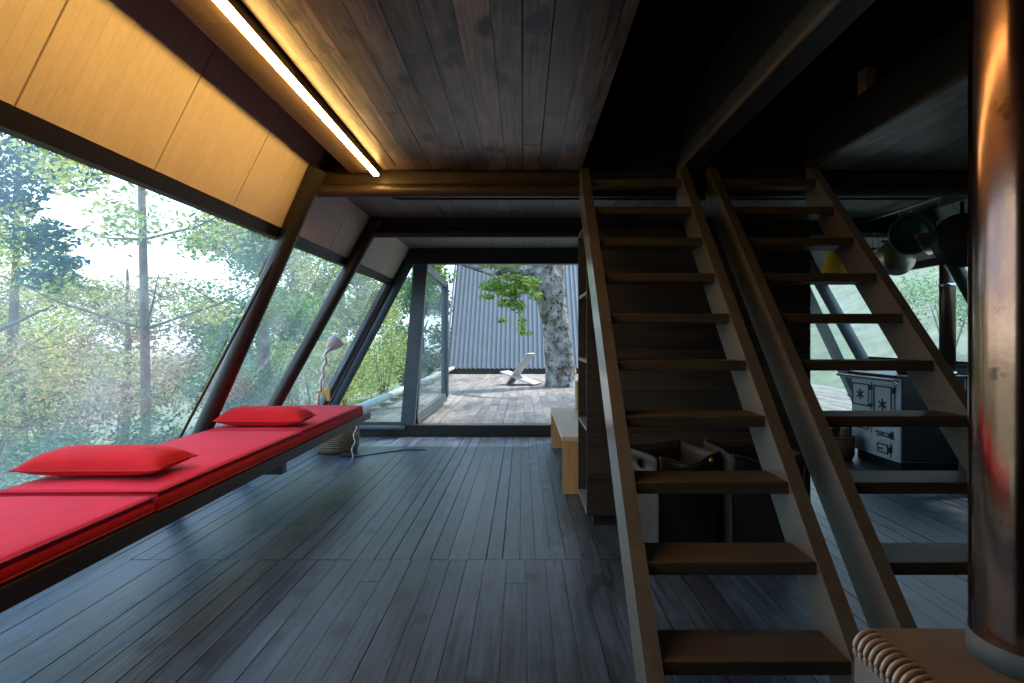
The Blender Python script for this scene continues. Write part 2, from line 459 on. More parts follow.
# ------------------------------------------------------------------ the cabin's measures
ZC = 2.33                                  # underside of the ceiling boards
KL = 0.5                                   # lean of both long walls
def wl(z): return -2.57 + KL * z           # left wall, inner face
def wr(z): return 4.70 - KL * z            # right wall, inner face
YB, YF = -2.2, 8.0                         # wall behind the camera, far end
SILL = 0.14

# ---- floor: boards along Y, every board a loose piece of one mesh over a dark bed
def boards(x0, x1, y0, y1, z0, z1, w, lens, gap=0.004, fixed=(), jit=0.0015, clip=None):
    mb = MB()
    x = x0
    while x < x1 - 1e-6:
        ww = w * random.uniform(0.85, 1.15)
        xe = min(x1, x + ww)
        if x1 - xe < w * 0.3: xe = x1
        ends = list(fixed); y = y0
        cuts = [y0]
        y += random.uniform(0.3, 1.0) * lens[1]
        while y < y1 - 0.25:
            cuts.append(y); y += random.uniform(*lens)
        cuts += [f for f in fixed if y0 < f < y1]
        cuts.append(y1); cuts.sort()
        g = gap * random.choice((0.25, 0.3, 0.35, 0.45, 0.6, 1.5))
        for a, b in zip(cuts[:-1], cuts[1:]):
            if b - a < 0.02: continue
            dz = random.uniform(-jit, jit)
            mb.box(x + g / 2, xe - g / 2, a + 0.001, b - 0.001, z0, z1 + dz)
        x = xe
    return mb

fl = boards(-2.56, 4.68, YB, 3.519, -0.02, 0.0, 0.105, (2.4, 4.4), 0.006)
f2 = boards(-2.56, 4.68, 3.521, 7.92, -0.02, 0.0, 0.100, (1.5, 4.2), 0.006)
fl.add(f2.v, f2.f)
floor = struct(fl.build('floor', M['floor']))
struct(MB().box(-2.62, 4.75, YB, 8.1, -0.16, -0.021).build('floor', M['gap']))

# ---- ceilings
c = boards(-0.925, 0.385, YB, 4.22, ZC, ZC + 0.02, 0.118, (1.2, 3.0), 0.005, jit=0.0)
mc = MB()
for i in range(0, len(c.v), 8):            # boards hang at slightly different heights
    dz = random.uniform(0, 0.004)
    mc.add([(p[0], p[1], p[2] - dz if p[2] < ZC + 0.01 else p[2]) for p in c.v[i:i + 8]],
           [(0, 2, 3, 1), (4, 5, 7, 6), (0, 1, 5, 4), (2, 6, 7, 3), (0, 4, 6, 2), (1, 3, 7, 5)])
struct(mc.build('ceiling', M['ceil']))
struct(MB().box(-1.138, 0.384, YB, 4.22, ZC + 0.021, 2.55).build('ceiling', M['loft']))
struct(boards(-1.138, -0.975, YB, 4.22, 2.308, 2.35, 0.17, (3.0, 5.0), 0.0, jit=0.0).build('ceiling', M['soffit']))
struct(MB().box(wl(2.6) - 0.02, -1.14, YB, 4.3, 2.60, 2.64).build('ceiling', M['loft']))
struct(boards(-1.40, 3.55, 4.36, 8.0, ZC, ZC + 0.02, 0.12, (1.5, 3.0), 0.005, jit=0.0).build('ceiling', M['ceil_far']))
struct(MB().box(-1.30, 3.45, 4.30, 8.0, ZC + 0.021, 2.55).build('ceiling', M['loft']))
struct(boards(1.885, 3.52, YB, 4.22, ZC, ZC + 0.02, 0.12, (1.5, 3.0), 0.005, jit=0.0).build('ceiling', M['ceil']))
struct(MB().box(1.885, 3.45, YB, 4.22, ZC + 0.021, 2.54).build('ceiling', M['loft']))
struct(MB().box(1.855, 1.884, YB, 4.22, ZC - 0.005, 2.56).build('trim_1', M['darkwoodY']))
struct(MB().box(1.045, 1.165, YB, 4.22, ZC, 2.75).build('beam', M['darkwoodY'], bevel=0.004, seg=1))
struct(MB().box(1.030, 1.044, YB, 4.22, ZC - 0.004, ZC + 0.10).build('trim_2', M['stair']))
# roof over the loft, gables, back wall
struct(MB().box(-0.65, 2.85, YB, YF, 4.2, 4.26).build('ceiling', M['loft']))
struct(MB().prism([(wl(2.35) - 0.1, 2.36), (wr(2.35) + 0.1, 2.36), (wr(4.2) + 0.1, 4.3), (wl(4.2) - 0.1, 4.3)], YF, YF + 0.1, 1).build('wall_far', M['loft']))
struct(MB().prism([(wl(0) - 0.1, -0.1), (wr(0) + 0.1, -0.1), (wr(4.2), 4.2), (wl(4.2), 4.2)], YB - 0.1, YB, 1).build('wall_back', M['darkwood']))

def leaning(side, y0, y1, z0, z1, t, off=0.0):
    """a slab lying in a long wall's leaning plane; off moves it inwards"""
    f = wl if side < 0 else wr
    sg = 1 if side < 0 else -1
    poly = [(f(z0) + sg * off, z0), (f(z0) + sg * (off - t), z0), (f(z1) + sg * (off - t), z1), (f(z1) + sg * off, z1)]
    return poly

def lean_slab(mb, side, y0, y1, z0, z1, t, off=0.0):
    return mb.prism(leaning(side, y0, y1, z0, z1, t, off), y0, y1, 1)

PB, WT = 1.948, 1.884                      # bottom of the panels, top of the glass
SEAMS = [YB, -1.10, -0.31, 0.47, 1.26, 2.01, 2.77, 3.52, 4.30, 5.27, 6.15, 7.05, 7.98]
def upper_panels(side, name):
    mb = MB()
    for a, b in zip(SEAMS[:-1], SEAMS[1:]):
        n = 13
        w = (b - a - 0.009) / n
        for i in range(n):                 # narrow strips with fine grooves, each panel of one piece
            y0 = a + 0.0045 + i * w
            lean_slab(mb, side, y0, y0 + w - 0.0007, PB, 2.60, 0.02)
    o = struct(mb.build(name, M['panel'] if side < 0 else M['litpanel']))
    return o
upper_panels(-1, 'wall_left'); upper_panels(1, 'wall_right')
for side, nm in ((-1, 'wall_left'), (1, 'wall_right')):
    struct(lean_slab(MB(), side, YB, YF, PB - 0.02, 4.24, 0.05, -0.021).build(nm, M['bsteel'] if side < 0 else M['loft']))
# dark edge beam over the glass, both sides
for side, nm in ((-1, 'trim_3'), (1, 'trim_4')):
    mb = MB()
    lean_slab(mb, side, YB, YF, WT, PB - 0.003, 0.05, -0.004)
    struct(mb.build(nm, M['soot']))
# right wall: grey boards up to the sill
mb = MB()
y = 0.0
while y < YF - 0.1:
    lean_slab(mb, 1, y, min(YF, y + 0.118), 0.0, 0.93, 0.03); y += 0.12
struct(mb.build('wall_right', M['greypanel']))
struct(lean_slab(MB(), 1, 0, YF, 0.93, 0.965, 0.09, 0.05).build('trim_5', M['bsteel']))
struct(lean_slab(MB(), 1, YB, 0.0, 0, PB, 0.03).build('wall_right', M['darkwoodY']))
struct(lean_slab(MB(), 1, 0.0, 3.9, 0.966, PB, 0.03).build('wall_right', M['darkwoodY']))
# foot beam of the left wall
struct(MB().tube([(wl(0.05) + 0.0, YB, 0.05), (wl(0.05), YF, 0.05)], 0.05, 12).build('baseboard_left', M['steel']))

# ---- glazing: panes with thin black edges
def window(name, side, y0, y1, z0, z1):
    root = bpy.data.objects.new(name, None); COL.objects.link(root); root['kind'] = 'structure'
    root.location = (wl(z0) if side < 0 else wr(z0), (y0 + y1) / 2, z0); ORIG[root.name] = tuple(root.location)
    lean_slab(MB(), side, y0 + 0.02, y1 - 0.02, z0 + 0.01, z1 - 0.01, 0.008, -0.03).build('pane', M['glass'], root)
    fr = MB()
    lean_slab(fr, side, y0, y1, z0, z0 + 0.03, 0.04, -0.01)
    fr.build('window_frame', M['steel'], root)
    return root
window('window_1', -1, 0.6, 4.33, 0.09, WT)
struct(lean_slab(MB(), -1, YB, 0.6, 0, WT, 0.03).build('wall_left', M['darkwoodY']))
window('window_2', -1, 4.33, 5.76, 0.09, WT)
window('window_3', -1, 5.76, 7.93, 0.09, WT)
window('window_4', 1, 3.9, 5.9, 0.965, WT)
window('window_5', 1, 5.9, 7.93, 0.965, WT)

# ---- steel frames: leaning round columns and cross beams
def cl(z): return -2.51 + KL * z
def cr(z): return 4.64 - KL * z
def column(side, yf, yh, r=0.06, mat='steel', zt=2.33):
    f = cl if side < 0 else cr
    return struct(MB().tube([(f(0), yf, 0), (f(zt), yh, zt)], r, 20).build('column', M[mat]))
column(-1, 4.52, 4.20); column(-1, 5.55, 5.93); column(-1, 7.72, 8.02, 0.065, 'gsteel')
column(1, 4.35, 4.27); column(1, 5.35, 5.55); column(1, 7.72, 8.0, 0.07, 'gsteel')
struct(MB().bar((cl(0) - 0.10, 7.62, 0.0), (cl(2.2) - 0.10, 7.92, 2.2), 0.05, 0.10).build('column', M['steel']))
struct(MB().bar((cr(0) - 0.28, 7.95, 0.0), (cr(2.2) - 0.20, 7.97, 2.2), 0.09, 0.12, (0, 1, 0)).build('column', M['gsteel']))
# thin tie rod beside the first column
struct(MB().tube([(-2.36, 4.13, 0.30), (-1.585, 4.24, 1.86)], 0.010, 8).build('trim_6', M['steel']))
# cross beams
b1 = MB().tube([(cl(2.2), 4.27, 2.205), (cr(2.2), 4.27, 2.205)], 0.045, 20)
struct(b1.build('beam', M['bsteel']))
struct(MB().box(-1.36, 3.5, 4.295, 4.345, 2.235, 2.36).build('beam', M['bsteel']))
b2 = MB().tube([(cl(2.2), 5.9, 2.185), (cr(2.2), 5.9, 2.185)], 0.042, 20)
struct(b2.build('beam', M['steel']))
struct(MB().box(-1.36, 3.5, 5.92, 6.0, 2.19, 2.33).build('beam', M['steel']))
struct(MB().box(-1.42, 3.6, 7.92, 8.06, 2.138, 2.36).build('beam', M['steel']))
# conduit under the far ceiling
struct(MB().tube([(-1.05, 4.95, 2.325), (-0.99, 4.95, 2.30), (-0.93, 4.95, 2.296), (3.2, 4.95, 2.296)], 0.010, 8).build('trim_7', M['steel']))

# ---- far end: sill, door jambs, side glazing
struct(MB().box(-2.56, 4.68, 7.92, 8.10, 0.0, SILL).build('trim_8', M['steel']))
struct(MB().tube([(-2.45, 7.93, 0.105), (-1.46, 7.93, 0.105)], 0.035, 14).build('trim_9', M['gsteel']))
struct(MB().box(1.02, 1.12, 7.93, 8.05, SILL, 2.138).build('trim_10', M['steel']))
struct(MB().box(1.12, 3.30, 7.96, 8.05, SILL, 2.138).build('wall_far', M['darkwood']))
struct(MB().box(3.30, 3.36, 7.93, 8.05, SILL, 2.138).build('trim_11', M['steel']))
w7 = bpy.data.objects.new('window_6', None); COL.objects.link(w7); w7['kind'] = 'structure'
w7.location = (-1.9, 8.0, SILL); ORIG['window_6'] = (-1.9, 8.0, SILL)
MB().prism([(-2.36, SILL), (-1.47, SILL), (-1.31, 2.13), (-1.42, 2.13)], 8.02, 8.028, 1).build('pane', M['cglass'], w7)
MB().box(-2.36, -1.47, 8.0, 8.05, SILL, SILL + 0.03).build('window_frame', M['gsteel'], w7)
w8 = bpy.data.objects.new('window_7', None); COL.objects.link(w8); w8['kind'] = 'structure'
w8.location = (3.9, 8.0, SILL); ORIG['window_7'] = (3.9, 8.0, SILL)
MB().prism([(3.36, SILL), (4.6, SILL), (3.62, 2.13), (3.36, 2.13)], 8.02, 8.028, 1).build('pane', M['cglass'], w8)
MB().box(3.36, 4.6, 8.0, 8.05, SILL, SILL + 0.03).build('window_frame', M['gsteel'], w8)

# door post leaning a little, then the wide glazed leaf swung out over the deck
struct(MB().bar((-1.44, 7.98, 0.08), (-1.27, 7.98, 2.14), 0.17, 0.08, (0, 1, 0)).build('trim_12', M['gsteel']))
dr = bpy.data.objects.new('door_1', None); COL.objects.link(dr); dr['kind'] = 'structure'
dr.location = (-1.33, 8.0, 0.17); ORIG['door_1'] = (-1.33, 8.0, 0.17)
n0, n1, f0, f1 = Vector((-1.36, 8.08, 0.20)), Vector((-1.24, 8.08, 2.12)), Vector((-1.31, 10.75, 0.235)), Vector((-1.31, 10.75, 2.12))
MB().bar(f0, f1, 0.11, 0.16, (0, 1, 0)).build('stile', M['gsteel'], dr)
MB().bar(n0, n1, 0.06, 0.10, (0, 1, 0)).build('stile', M['gsteel'], dr)
MB().bar(n0, f0, 0.07, 0.13).build('bottom_rail', M['gsteel'], dr)
MB().bar(n1, f1, 0.07, 0.11).build('top_rail', M['gsteel'], dr)
pv = [n0 + Vector((0.004, 0, 0.05)), f0 + Vector((0.004, 0, 0.05)), f1 + Vector((0.004, 0, -0.04)), n1 + Vector((0.004, 0, -0.04))]
pv += [p - Vector((0.008, 0, 0)) for p in pv]
MB().add(pv, [(0, 1, 2, 3), (7, 6, 5, 4), (0, 4, 5, 1), (1, 5, 6, 2), (2, 6, 7, 3), (3, 7, 4, 0)]).build('pane', M['cglass'], dr)

# ------------------------------------------------------------------ strip light
led = thing('strip_light', 'long glowing warm strip light fixed under the boarded ceiling', 'light', (-0.955, 1.0, 2.27))
MB().box(-0.970, -0.940, 1.1, 4.17, 2.298, ZC + 0.002).box(-0.939, -0.9365, 1.1, 4.17, 2.289, ZC + 0.002).build('housing', M['alu'], led)  # second box: thin lip added to hold strip light off the ceiling boards
MB().box(-0.970, -0.9395, 1.1, 4.165, 2.274, 2.2975).build('diffuser', M['led'], led)

# ------------------------------------------------------------------ the two stairs
RISE, RUN, Y_A, Z_A = 0.223, 0.233, 1.967, 0.2245
SL = RISE / RUN
def stair(label, x0, x1, t=0.055):
    st = thing('open_stair', label, 'stair', ((x0 + x1) / 2, 1.75, 0))
    fy = Y_A - Z_A / SL
    yh = 4.222
    poly = [(fy, 0), (fy + 0.28, 0), (yh, SL * (yh - 0.28 - fy)), (yh, SL * (yh - fy))]
    for a, b in ((x0 - t, x0), (x1, x1 + t)):
        MB().prism(poly, a, b, 0).build('stringer', M['stair'], st)
    for i in range(10):
        y = Y_A + RUN * i; z = Z_A + RISE * i
        mb = MB().box(x0 + 0.001, x1 - 0.001, y + 0.004, y + (0.22 if i < 9 else 0.15), z - 0.045, z)
        mb.build('tread', M['tread'], st, bevel=0.003, seg=1)
    return st
stair('open brown wooden stair with ten treads, the one nearer the red beds', 0.427, 1.012)
stair('open brown wooden stair beside the copper flue, kitchen range seen through it', 1.258, 1.865, 0.052)

# ------------------------------------------------------------------ daybed with red mattresses
bed = thing('daybed_platform', 'long dark low platform along the slanted window carrying the red mattresses', 'daybed', (-1.8, 3.4, 0))
MB().box(-2.10, -1.49, 0.66, 6.12, 0.485, 0.5165).build('board', M['darkwoodY'], bed)
MB().box(-1.489, -1.462, 0.66, 6.14, 0.450, 0.516).build('edge_channel', M['bsteel'], bed)
for y in (0.9, 4.02):
    MB().box(-2.36, -1.50, y - 0.04, y + 0.04, 0.37, 0.484).build('bracket', M['steel'], bed)

def mattress(label, y0, y1, dx=0.0, z1=0.613):
    x0, x1, z0 = -2.12 + dx, -1.475 + dx, 0.517
    root = thing('mattress', label, 'mattress', ((x0 + x1) / 2, (y0 + y1) / 2, z0), 'red mattresses on the daybed platform')
    nx, ny = 14, 26
    mb = MB()
    rr = 0.018
    def prof(u, e):                        # rounded rim
        d = min(u, 1 - u) * e
        if d < rr: return rr - math.sqrt(max(0, rr * rr - (rr - d) ** 2))
        return 0.0
    top = []; 
    us = [0, .004, .012, .022, .03] + [0.03 + 0.94 * i / nx for i in range(1, nx)] + [.97, .978, .988, .996, 1]
    vs_ = [0, .002, .005, .009, .013] + [0.013 + 0.974 * i / ny for i in range(1, ny)] + [.987, .991, .995, .998, 1]
    lx, ly = x1 - x0, y1 - y0
    rows = []
    for v in vs_:
        row = []
        for u in us:
            crown = 0.010 * (math.sin(PI * u) ** 0.5) * (math.sin(PI * v) ** 0.4)
            wr_ = 0.0022 * mnoise.noise(Vector((u * 5, v * 9, y0)))
            row.append((x0 + lx * u, y0 + ly * v, z1 - 0.010 + crown + wr_ - max(prof(u, lx), prof(v, ly)) * 0.9))
        rows.append(row)
    mb.grid(rows)
    # sides with a slight belly, and underside
    per_top = rows[0] + [r[-1] for r in rows[1:]] + rows[-1][-2::-1] + [r[0] for r in rows[-2:0:-1]]
    cx, cy = (x0 + x1) / 2, (y0 + y1) / 2
    lev = []
    for t in (0, .15, .4, .65, .88, 1):
        bulge = 0.006 * math.sin(PI * t)
        ring = []
        for p in per_top:
            nxv = (1 if p[0] > x1 - 1e-4 else -1 if p[0] < x0 + 1e-4 else 0); nyv = (1 if p[1] > y1 - 1e-4 else -1 if p[1] < y0 + 1e-4 else 0)
            ring.append((p[0] + bulge * nxv, p[1] + bulge * nyv, p[2] + (z0 - p[2]) * t))
        lev.append(ring)
    mb.grid(lev, closed=True)
    mb.add(lev[-1], [tuple(range(len(per_top)))])
    cov = mb.build('cover', M['red'], root)
    e = 0.004
    pipe = MB()
    for z in (z1 - 0.016, z0 + 0.008):
        pipe.tube([(x0 - e, y0 - e, z), (x1 + e, y0 - e, z), (x1 + e, y1 + e, z), (x0 - e, y1 + e, z), (x0 - e, y0 - e, z)], 0.0045, 8)
    pipe.build('piping', M['redpipe'], root)
    return root
mattress('red canvas mattress without a pillow, cut off at the photo edge', 1.02, 2.565, -0.010, 0.597)
mattress('middle red canvas mattress on the dark platform, pillow at its near end', 2.585, 4.250)
mattress('far red canvas mattress ending the platform beside the white lamp', 4.288, 5.87)

def pillow(label, cx, cy, z0, a, b, h, rot=0.0):
    n, m_ = 34, 22
    top, bot = [], []
    for j in range(m_ + 1):
        v = -1 + 2 * j / m_; rt, rb = [], []
        for i in range(n + 1):
            u = -1 + 2 * i / n
            t = (max(0, 1 - abs(u) ** 4.6) ** 0.5) * (max(0, 1 - abs(v) ** 2.4) ** 0.55)
            x = a * u * (1 - 0.07 * (1 - v * v) * abs(u) ** 3); y = b * v * (1 - 0.10 * (1 - u * u) * abs(v) ** 3)
            wk = 0.006 * mnoise.noise(Vector((u * 3.1 + cx, v * 2.7 + cy, 1))) * t + 0.004 * mnoise.noise(Vector((u * 9, v * 6 + cy, 3))) * t
            mid = 0.038 + 0.006 * abs(u) ** 4
            up, dn = mid + h * 0.72 * t + wk, max(0.0, mid - h * 0.34 * t)
            c_, s_ = math.cos(rot), math.sin(rot)
            X, Y = cx + x * c_ - y * s_, cy + x * s_ + y * c_
            rt.append((X, Y, z0 + up)); rb.append((X, Y, z0 + dn))
        top.append(rt); bot.append(rb)
    root = thing('pillow', label, 'pillow', (cx, cy, z0), 'red pillows on the mattresses')
    mb = MB(); mb.grid(top); mb.grid([list(reversed(r)) for r in bot])
    o = mb.build('cushion', M['redp'], root)
    rim = top[0] + [r[-1] for r in top[1:]] + top[-1][-2::-1] + [r[0] for r in top[-2:0:-1]]
    rim = rim + [rim[0]]
    MB().tube(rim, 0.0035, 6, cap=False).build('seam', M['redpipe'], root)
    return root
pillow('red pillow at the near end of the middle mattress, largest in view', -1.865, 2.885, 0.614, 0.310, 0.175, 0.110, 0.02)
pillow('red pillow at the near end of the far mattress, smaller in view', -1.80, 4.49, 0.614, 0.30, 0.165, 0.125, 0.02)

# ------------------------------------------------------------------ white lamp beyond the bed, basket, cord
lp = thing('desk_lamp', 'white desk lamp with bent wavy arm at the far end of the daybed', 'lamp', (-1.93, 6.02, 0.5165))
MB().lathe([(0.0, 0.0), (0.055, 0.0), (0.055, 0.018), (0.02, 0.024), (0.02, 0.09), (0, 0.09)], (-1.93, 6.02, 0.5165), 20).build('base', M['brass'], lp)
MB().box(-1.945, -1.83, 6.01, 6.035, 0.70, 0.72).box(-1.845, -1.82, 6.005, 6.04, 0.63, 0.76).build('clamp', M['brass'], lp)
arm = []
for i in range(25):
    t = i / 24
    arm.append((-1.935 + 0.09 * t + 0.012 * math.sin(t * 26) * (0.3 + t), 6.02 + 0.008 * math.cos(t * 26), 0.60 + 0.51 * t))
MB().tube(arm, [0.016 + 0.005 * math.sin(i * 2.2) for i in range(25)], 8).build('arm', M['white'], lp)
ax = Vector((0.45, -0.15, -0.88)).normalized(); tipc = Vector((-1.80, 6.02, 1.235))
MB().lathe([(0.0, 0.0), (0.035, 0.004), (0.045, 0.02), (0.075, 0.115), (0.072, 0.115), (0.042, 0.022), (0.0, 0.01)], tipc, 24, axis=ax).build('lamp_shade', M['shade'], lp)
MB().tube([(-1.845, 6.02, 1.11), (-1.82, 6.02, 1.19), tipc + ax * 0.01], 0.008, 8).build('neck', M['white'], lp)

bk = thing('wicker_basket', 'round wicker basket on the floor past the end of the daybed', 'basket', (-1.98, 6.86, 0))
MB().lathe([(0.0, 0.0), (0.19, 0.0), (0.215, 0.05), (0.225, 0.17), (0.215, 0.29), (0.20, 0.29), (0.208, 0.17), (0.19, 0.03), (0, 0.025)], (-1.98, 6.86, 0), 36).build('bowl', M['wicker'], bk)
MB().tube([(-1.98 + 0.21 * math.cos(2 * PI * i / 30), 6.86 + 0.21 * math.sin(2 * PI * i / 30), 0.295) for i in range(31)], 0.013, 8, cap=False).build('rim', M['wicker'], bk)
tag(MB().tube([(-1.72 + 0.012 * math.sin(i * 0.9), 6.66 - 0.01 * i, 0.46 - 0.019 * i if i < 23 else 0.014) for i in range(25)], 0.006, 6).build('lamp_flex', M['cloth']), 'thin white lamp flex hanging beside the wicker basket', 'cord')
pc = [(-1.80, 6.56, 0.012), (-1.72, 6.53, 0.008), (-1.62, 6.62, 0.008), (-1.45, 6.80, 0.008), (-1.25, 6.95, 0.008), (-1.05, 6.93, 0.008)]
cd = thing('power_cord', 'black power cord with plug lying on floor by basket', 'cord', (-1.4, 6.7, 0))
MB().tube(pc, 0.006, 6).build('flex', M['cord'], cd)
MB().box(-1.86, -1.76, 6.53, 6.58, 0.001, 0.035).bar((-1.79, 6.55, 0.03), (-1.77, 6.55, 0.075), 0.012, 0.012).build('plug', M['cord'], cd, bevel=0.006)

# ------------------------------------------------------------------ shelving unit behind the stairs
su = thing('shelving_unit', 'dark boarded shelving unit behind the stairs, open shelves facing the door', 'shelf', (1.13, 4.47, 0))
x0, x1, y0, y1, zt = 0.413, 1.86, 4.14, 4.80, 1.99
mb = MB()
z = 0.07
while z < zt - 0.01:
    ze = min(zt, z + 0.135); mb.box(x0, x1, y0, y0 + 0.022, z + 0.0015, ze - 0.0015); z = ze
mb.build('front_panel', M['darkwood'], su)
MB().box(x0, x1, y1 - 0.022, y1, 0.07, zt).build('rear_panel', M['darkwood'], su)
MB().box(0.80, 0.82, y0 + 0.023, y1 - 0.023, 0.09, zt - 0.02).build('back_panel', M['darkwoodY'], su)
MB().box(x1 - 0.022, x1, y0 + 0.023, y1 - 0.023, 0.09, zt - 0.02).build('side_panel', M['darkwood'], su)
M['shelfboard'] = wood('grey_shelf_edge', (0.11, 0.12, 0.115), (0.20, 0.21, 0.2), axis=1)
for z in (0.07, 0.61, 1.055, 1.505, 1.965):
    MB().box(x0 + 0.002, 0.799, y0 + 0.023, y1 - 0.023, z, z + 0.022).build('shelf', M['shelfboard'], su)
MB().box(0.823, x1 - 0.023, y0 + 0.023, y1 - 0.023, 1.965, 1.987).build('top', M['darkwoodY'], su)
MB().box(x0 + 0.045, x1 - 0.04, y0 + 0.03, y1 - 0.05, 0.0, 0.069).build('plinth', M['loft'], su)
# things on its shelves
gs = thing('garlic_string', 'string of white bulbs lying on lowest shelf of the dark unit', 'garlic', (0.47, 4.32, 0.093))
for i in range(5):
    MB().lathe([(0, 0), (0.022, 0.005), (0.034, 0.025), (0.024, 0.045), (0.006, 0.06), (0, 0.068)], (0.462 + 0.006 * (i % 2), 4.32 - 0.01 * (i % 2), 0.093 + 0.055 * i), 16).build('bulb', M['cloth'], gs)
tag(MB().prism([(4.22, 0.634), (4.34, 0.634), (4.36, 0.68), (4.30, 0.70), (4.23, 0.67)], 0.44, 0.56, 0).build('wooden_bowl', M['orange'], bevel=0.01), 'small orange wooden dish on middle shelf of the dark unit', 'dish')

# bench with its end panels
bn = thing('plywood_bench', 'honey plywood bench with panel ends by the open door', 'bench', (0.55, 6.05, 0))
MB().box(0.305, 0.80, 5.0, 7.12, 0.415, 0.447).build('seat', M['plytop'], bn, bevel=0.002, seg=1)
MB().box(0.312, 0.79, 5.004, 5.036, 0.0, 0.414).build('end_panel', M['ply'], bn)
MB().box(0.312, 0.79, 7.085, 7.117, 0.0, 0.414).build('end_panel', M['ply'], bn)
bx = thing('plywood_box', 'small upright plywood box standing on the far end of the bench', 'box', (0.68, 6.96, 0.448))
MB().box(0.575, 0.59, 6.86, 7.08, 0.449, 0.75).box(0.785, 0.80, 6.86, 7.08, 0.449, 0.75).box(0.591, 0.784, 6.86, 7.08, 0.449, 0.464).box(0.591, 0.784, 6.86, 7.08, 0.735, 0.75).build('frame', M['ply'], bx)
MB().box(0.591, 0.784, 7.06, 7.08, 0.465, 0.734).build('back_panel', M['ply'], bx)

# ------------------------------------------------------------------ leather log bags behind the near stair
def bag(label, cx, cy, w, d, h, side_mat, hole, rot):
    root = thing('log_bag', label, 'bag', (cx, cy, 0), 'leather log bags under the stair')
    def P(x, y, z):
        c_, s_ = math.cos(rot), math.sin(rot)
        return (cx + x * c_ - y * s_, cy + x * s_ + y * c_, z)
    def sheet(fn, nu, nv, mat, name, par=root):
        rows = [[P(*fn(i / nu, j / nv)) for i in range(nu + 1)] for j in range(nv + 1)]
        mb = MB(); mb.grid(rows)
        return mb.build(name, mat, par, solid=0.008)
    sag = lambda u, s: -0.035 * math.sin(PI * u) + 0.010 * math.sin(7 * u + s)
    def front(u, v):
        fl_ = 1 + 0.10 * v
        return ((u - 0.5) * w * fl_, -d / 2 * (1 + 0.15 * v) + 0.012 * math.sin(5 * u + 4 * v), (h + sag(u, 1)) * v + 0.006)
    def back(u, v):
        fl_ = 1 + 0.10 * v
        return ((u - 0.5) * w * fl_, d / 2 * (1 + 0.15 * v), (h + 0.03 + sag(u, 3) * 0.4) * v + 0.006)
    sheet(front, 18, 12, M['leather'], 'front_panel'); sheet(back, 18, 12, M['leather'], 'rear_panel')
    for s in (-1, 1):
        def side(u, v, s=s):
            fl_ = 1 + 0.10 * v
            pinch = 0.02 * math.sin(PI * u)
            return (s * (w / 2 * fl_ - pinch), (u - 0.5) * d * (1 + 0.15 * v), (h + 0.02 * (u)) * v + 0.006)
        sp = sheet(side, 10, 12, side_mat if s < 0 else M['leather'], 'end_panel')
    MB().add([P(-w / 2, -d / 2, 0.004), P(w / 2, -d / 2, 0.004), P(w / 2, d / 2, 0.004), P(-w / 2, d / 2, 0.004)], [(0, 1, 2, 3)]).build('bottom', M['leather'], root, solid=0.008)
    rim = [P(*front(i / 18, 1)) for i in range(19)]
    rim2 = [P(*back(i / 18, 1)) for i in range(19)]
    MB().tube(rim, 0.006, 6).build('rim', M['edgeleather'], root); MB().tube(rim2, 0.006, 6).build('rim', M['edgeleather'], root)
    if hole:
        # grey flap folded over the front corner with an oval hand hole
        n = 28
        fz, fw, fh = h - 0.035, d * 0.60, 0.062
        outer = []; inner = []
        for i in range(n):
            th = 2 * PI * i / n
            ca, sa = math.cos(th), math.sin(th)
            k = 1 / max(abs(ca), abs(sa))
            outer.append((0.0 + fw * ca * k, fz + fh * sa * k + 0.01 * ca * k))
            inner.append((-0.05 + 0.045 * ca, fz - 0.005 + 0.026 * sa))
        yy = -w / 2 * 1.10 - 0.016
        mb = MB(); mb.grid([[P(yy, p[0], p[1]) for p in outer], [P(yy, p[0], p[1]) for p in inner]], closed=True)
        mb.build('handle_flap', M['greyleather'], root, solid=0.010)
        MB().lathe([(0.0, 0), (0.014, 0), (0.012, 0.008), (0, 0.010)], P(w * 0.36, -d / 2 * 1.16 - 0.004, h - 0.03), 16, axis=(0, -1, 0)).build('stud', M['brass'], root)
    return root
bag('dark leather log bag with grey hand-hole flap, left under the stair', 0.86, 3.74, 0.40, 0.31, 0.555, M['greyleather'], True, 0.45)
bag('plain dark leather log bag, right of the one with hand hole', 1.355, 3.77, 0.40, 0.34, 0.56, M['greyleather'], False, 0.10)

# ------------------------------------------------------------------ copper flue and wood stove in the near corner
PX, PY, PR = 0.806, 0.985, 0.100
fp = thing('copper_flue', 'tall tarnished copper flue pipe rising from the stove top', 'flue', (PX, PY, 0.722))
MB().lathe([(PR, 0.0), (PR, 1.70)], (PX, PY, 0.722), 64).build('pipe', M['copper'], fp)
MB().lathe([(PR + 0.0005, 0.0), (PR + 0.003, 0.0), (PR + 0.003, 0.034), (PR + 0.0005, 0.036)], (PX, PY, 0.722), 64).build('collar', M['collar'], fp)
sv = thing('wood_stove', 'beige wood stove with coiled vent edge under the copper flue', 'stove', (0.86, 0.80, 0))
MB().box(0.562, 1.15, 0.50, 1.098, 0.06, 0.690).build('body', M['stovebody'], sv, bevel=0.015)
MB().box(0.588, 1.15, 0.50, 1.104, 0.691, 0.7215).build('top_plate', M['stovetop'], sv, bevel=0.006)
MB().tube([(0.586, 0.50, 0.696), (0.586, 1.10, 0.696)], 0.0165, 20).build('vent_core', M['castiron'], sv)
co = MB()
y = 1.088
while y > 0.52:
    pts = [(0.588 + 0.0265 * math.cos(a), y - 0.006 * (a / PI), 0.696 + 0.0265 * math.sin(a)) for a in [PI * (0.40 + 0.75 * k / 12) for k in range(13)]]
    co.tube(pts, 0.0044, 10); y -= 0.0165
co.build('vent_coil', M['coil'], sv)
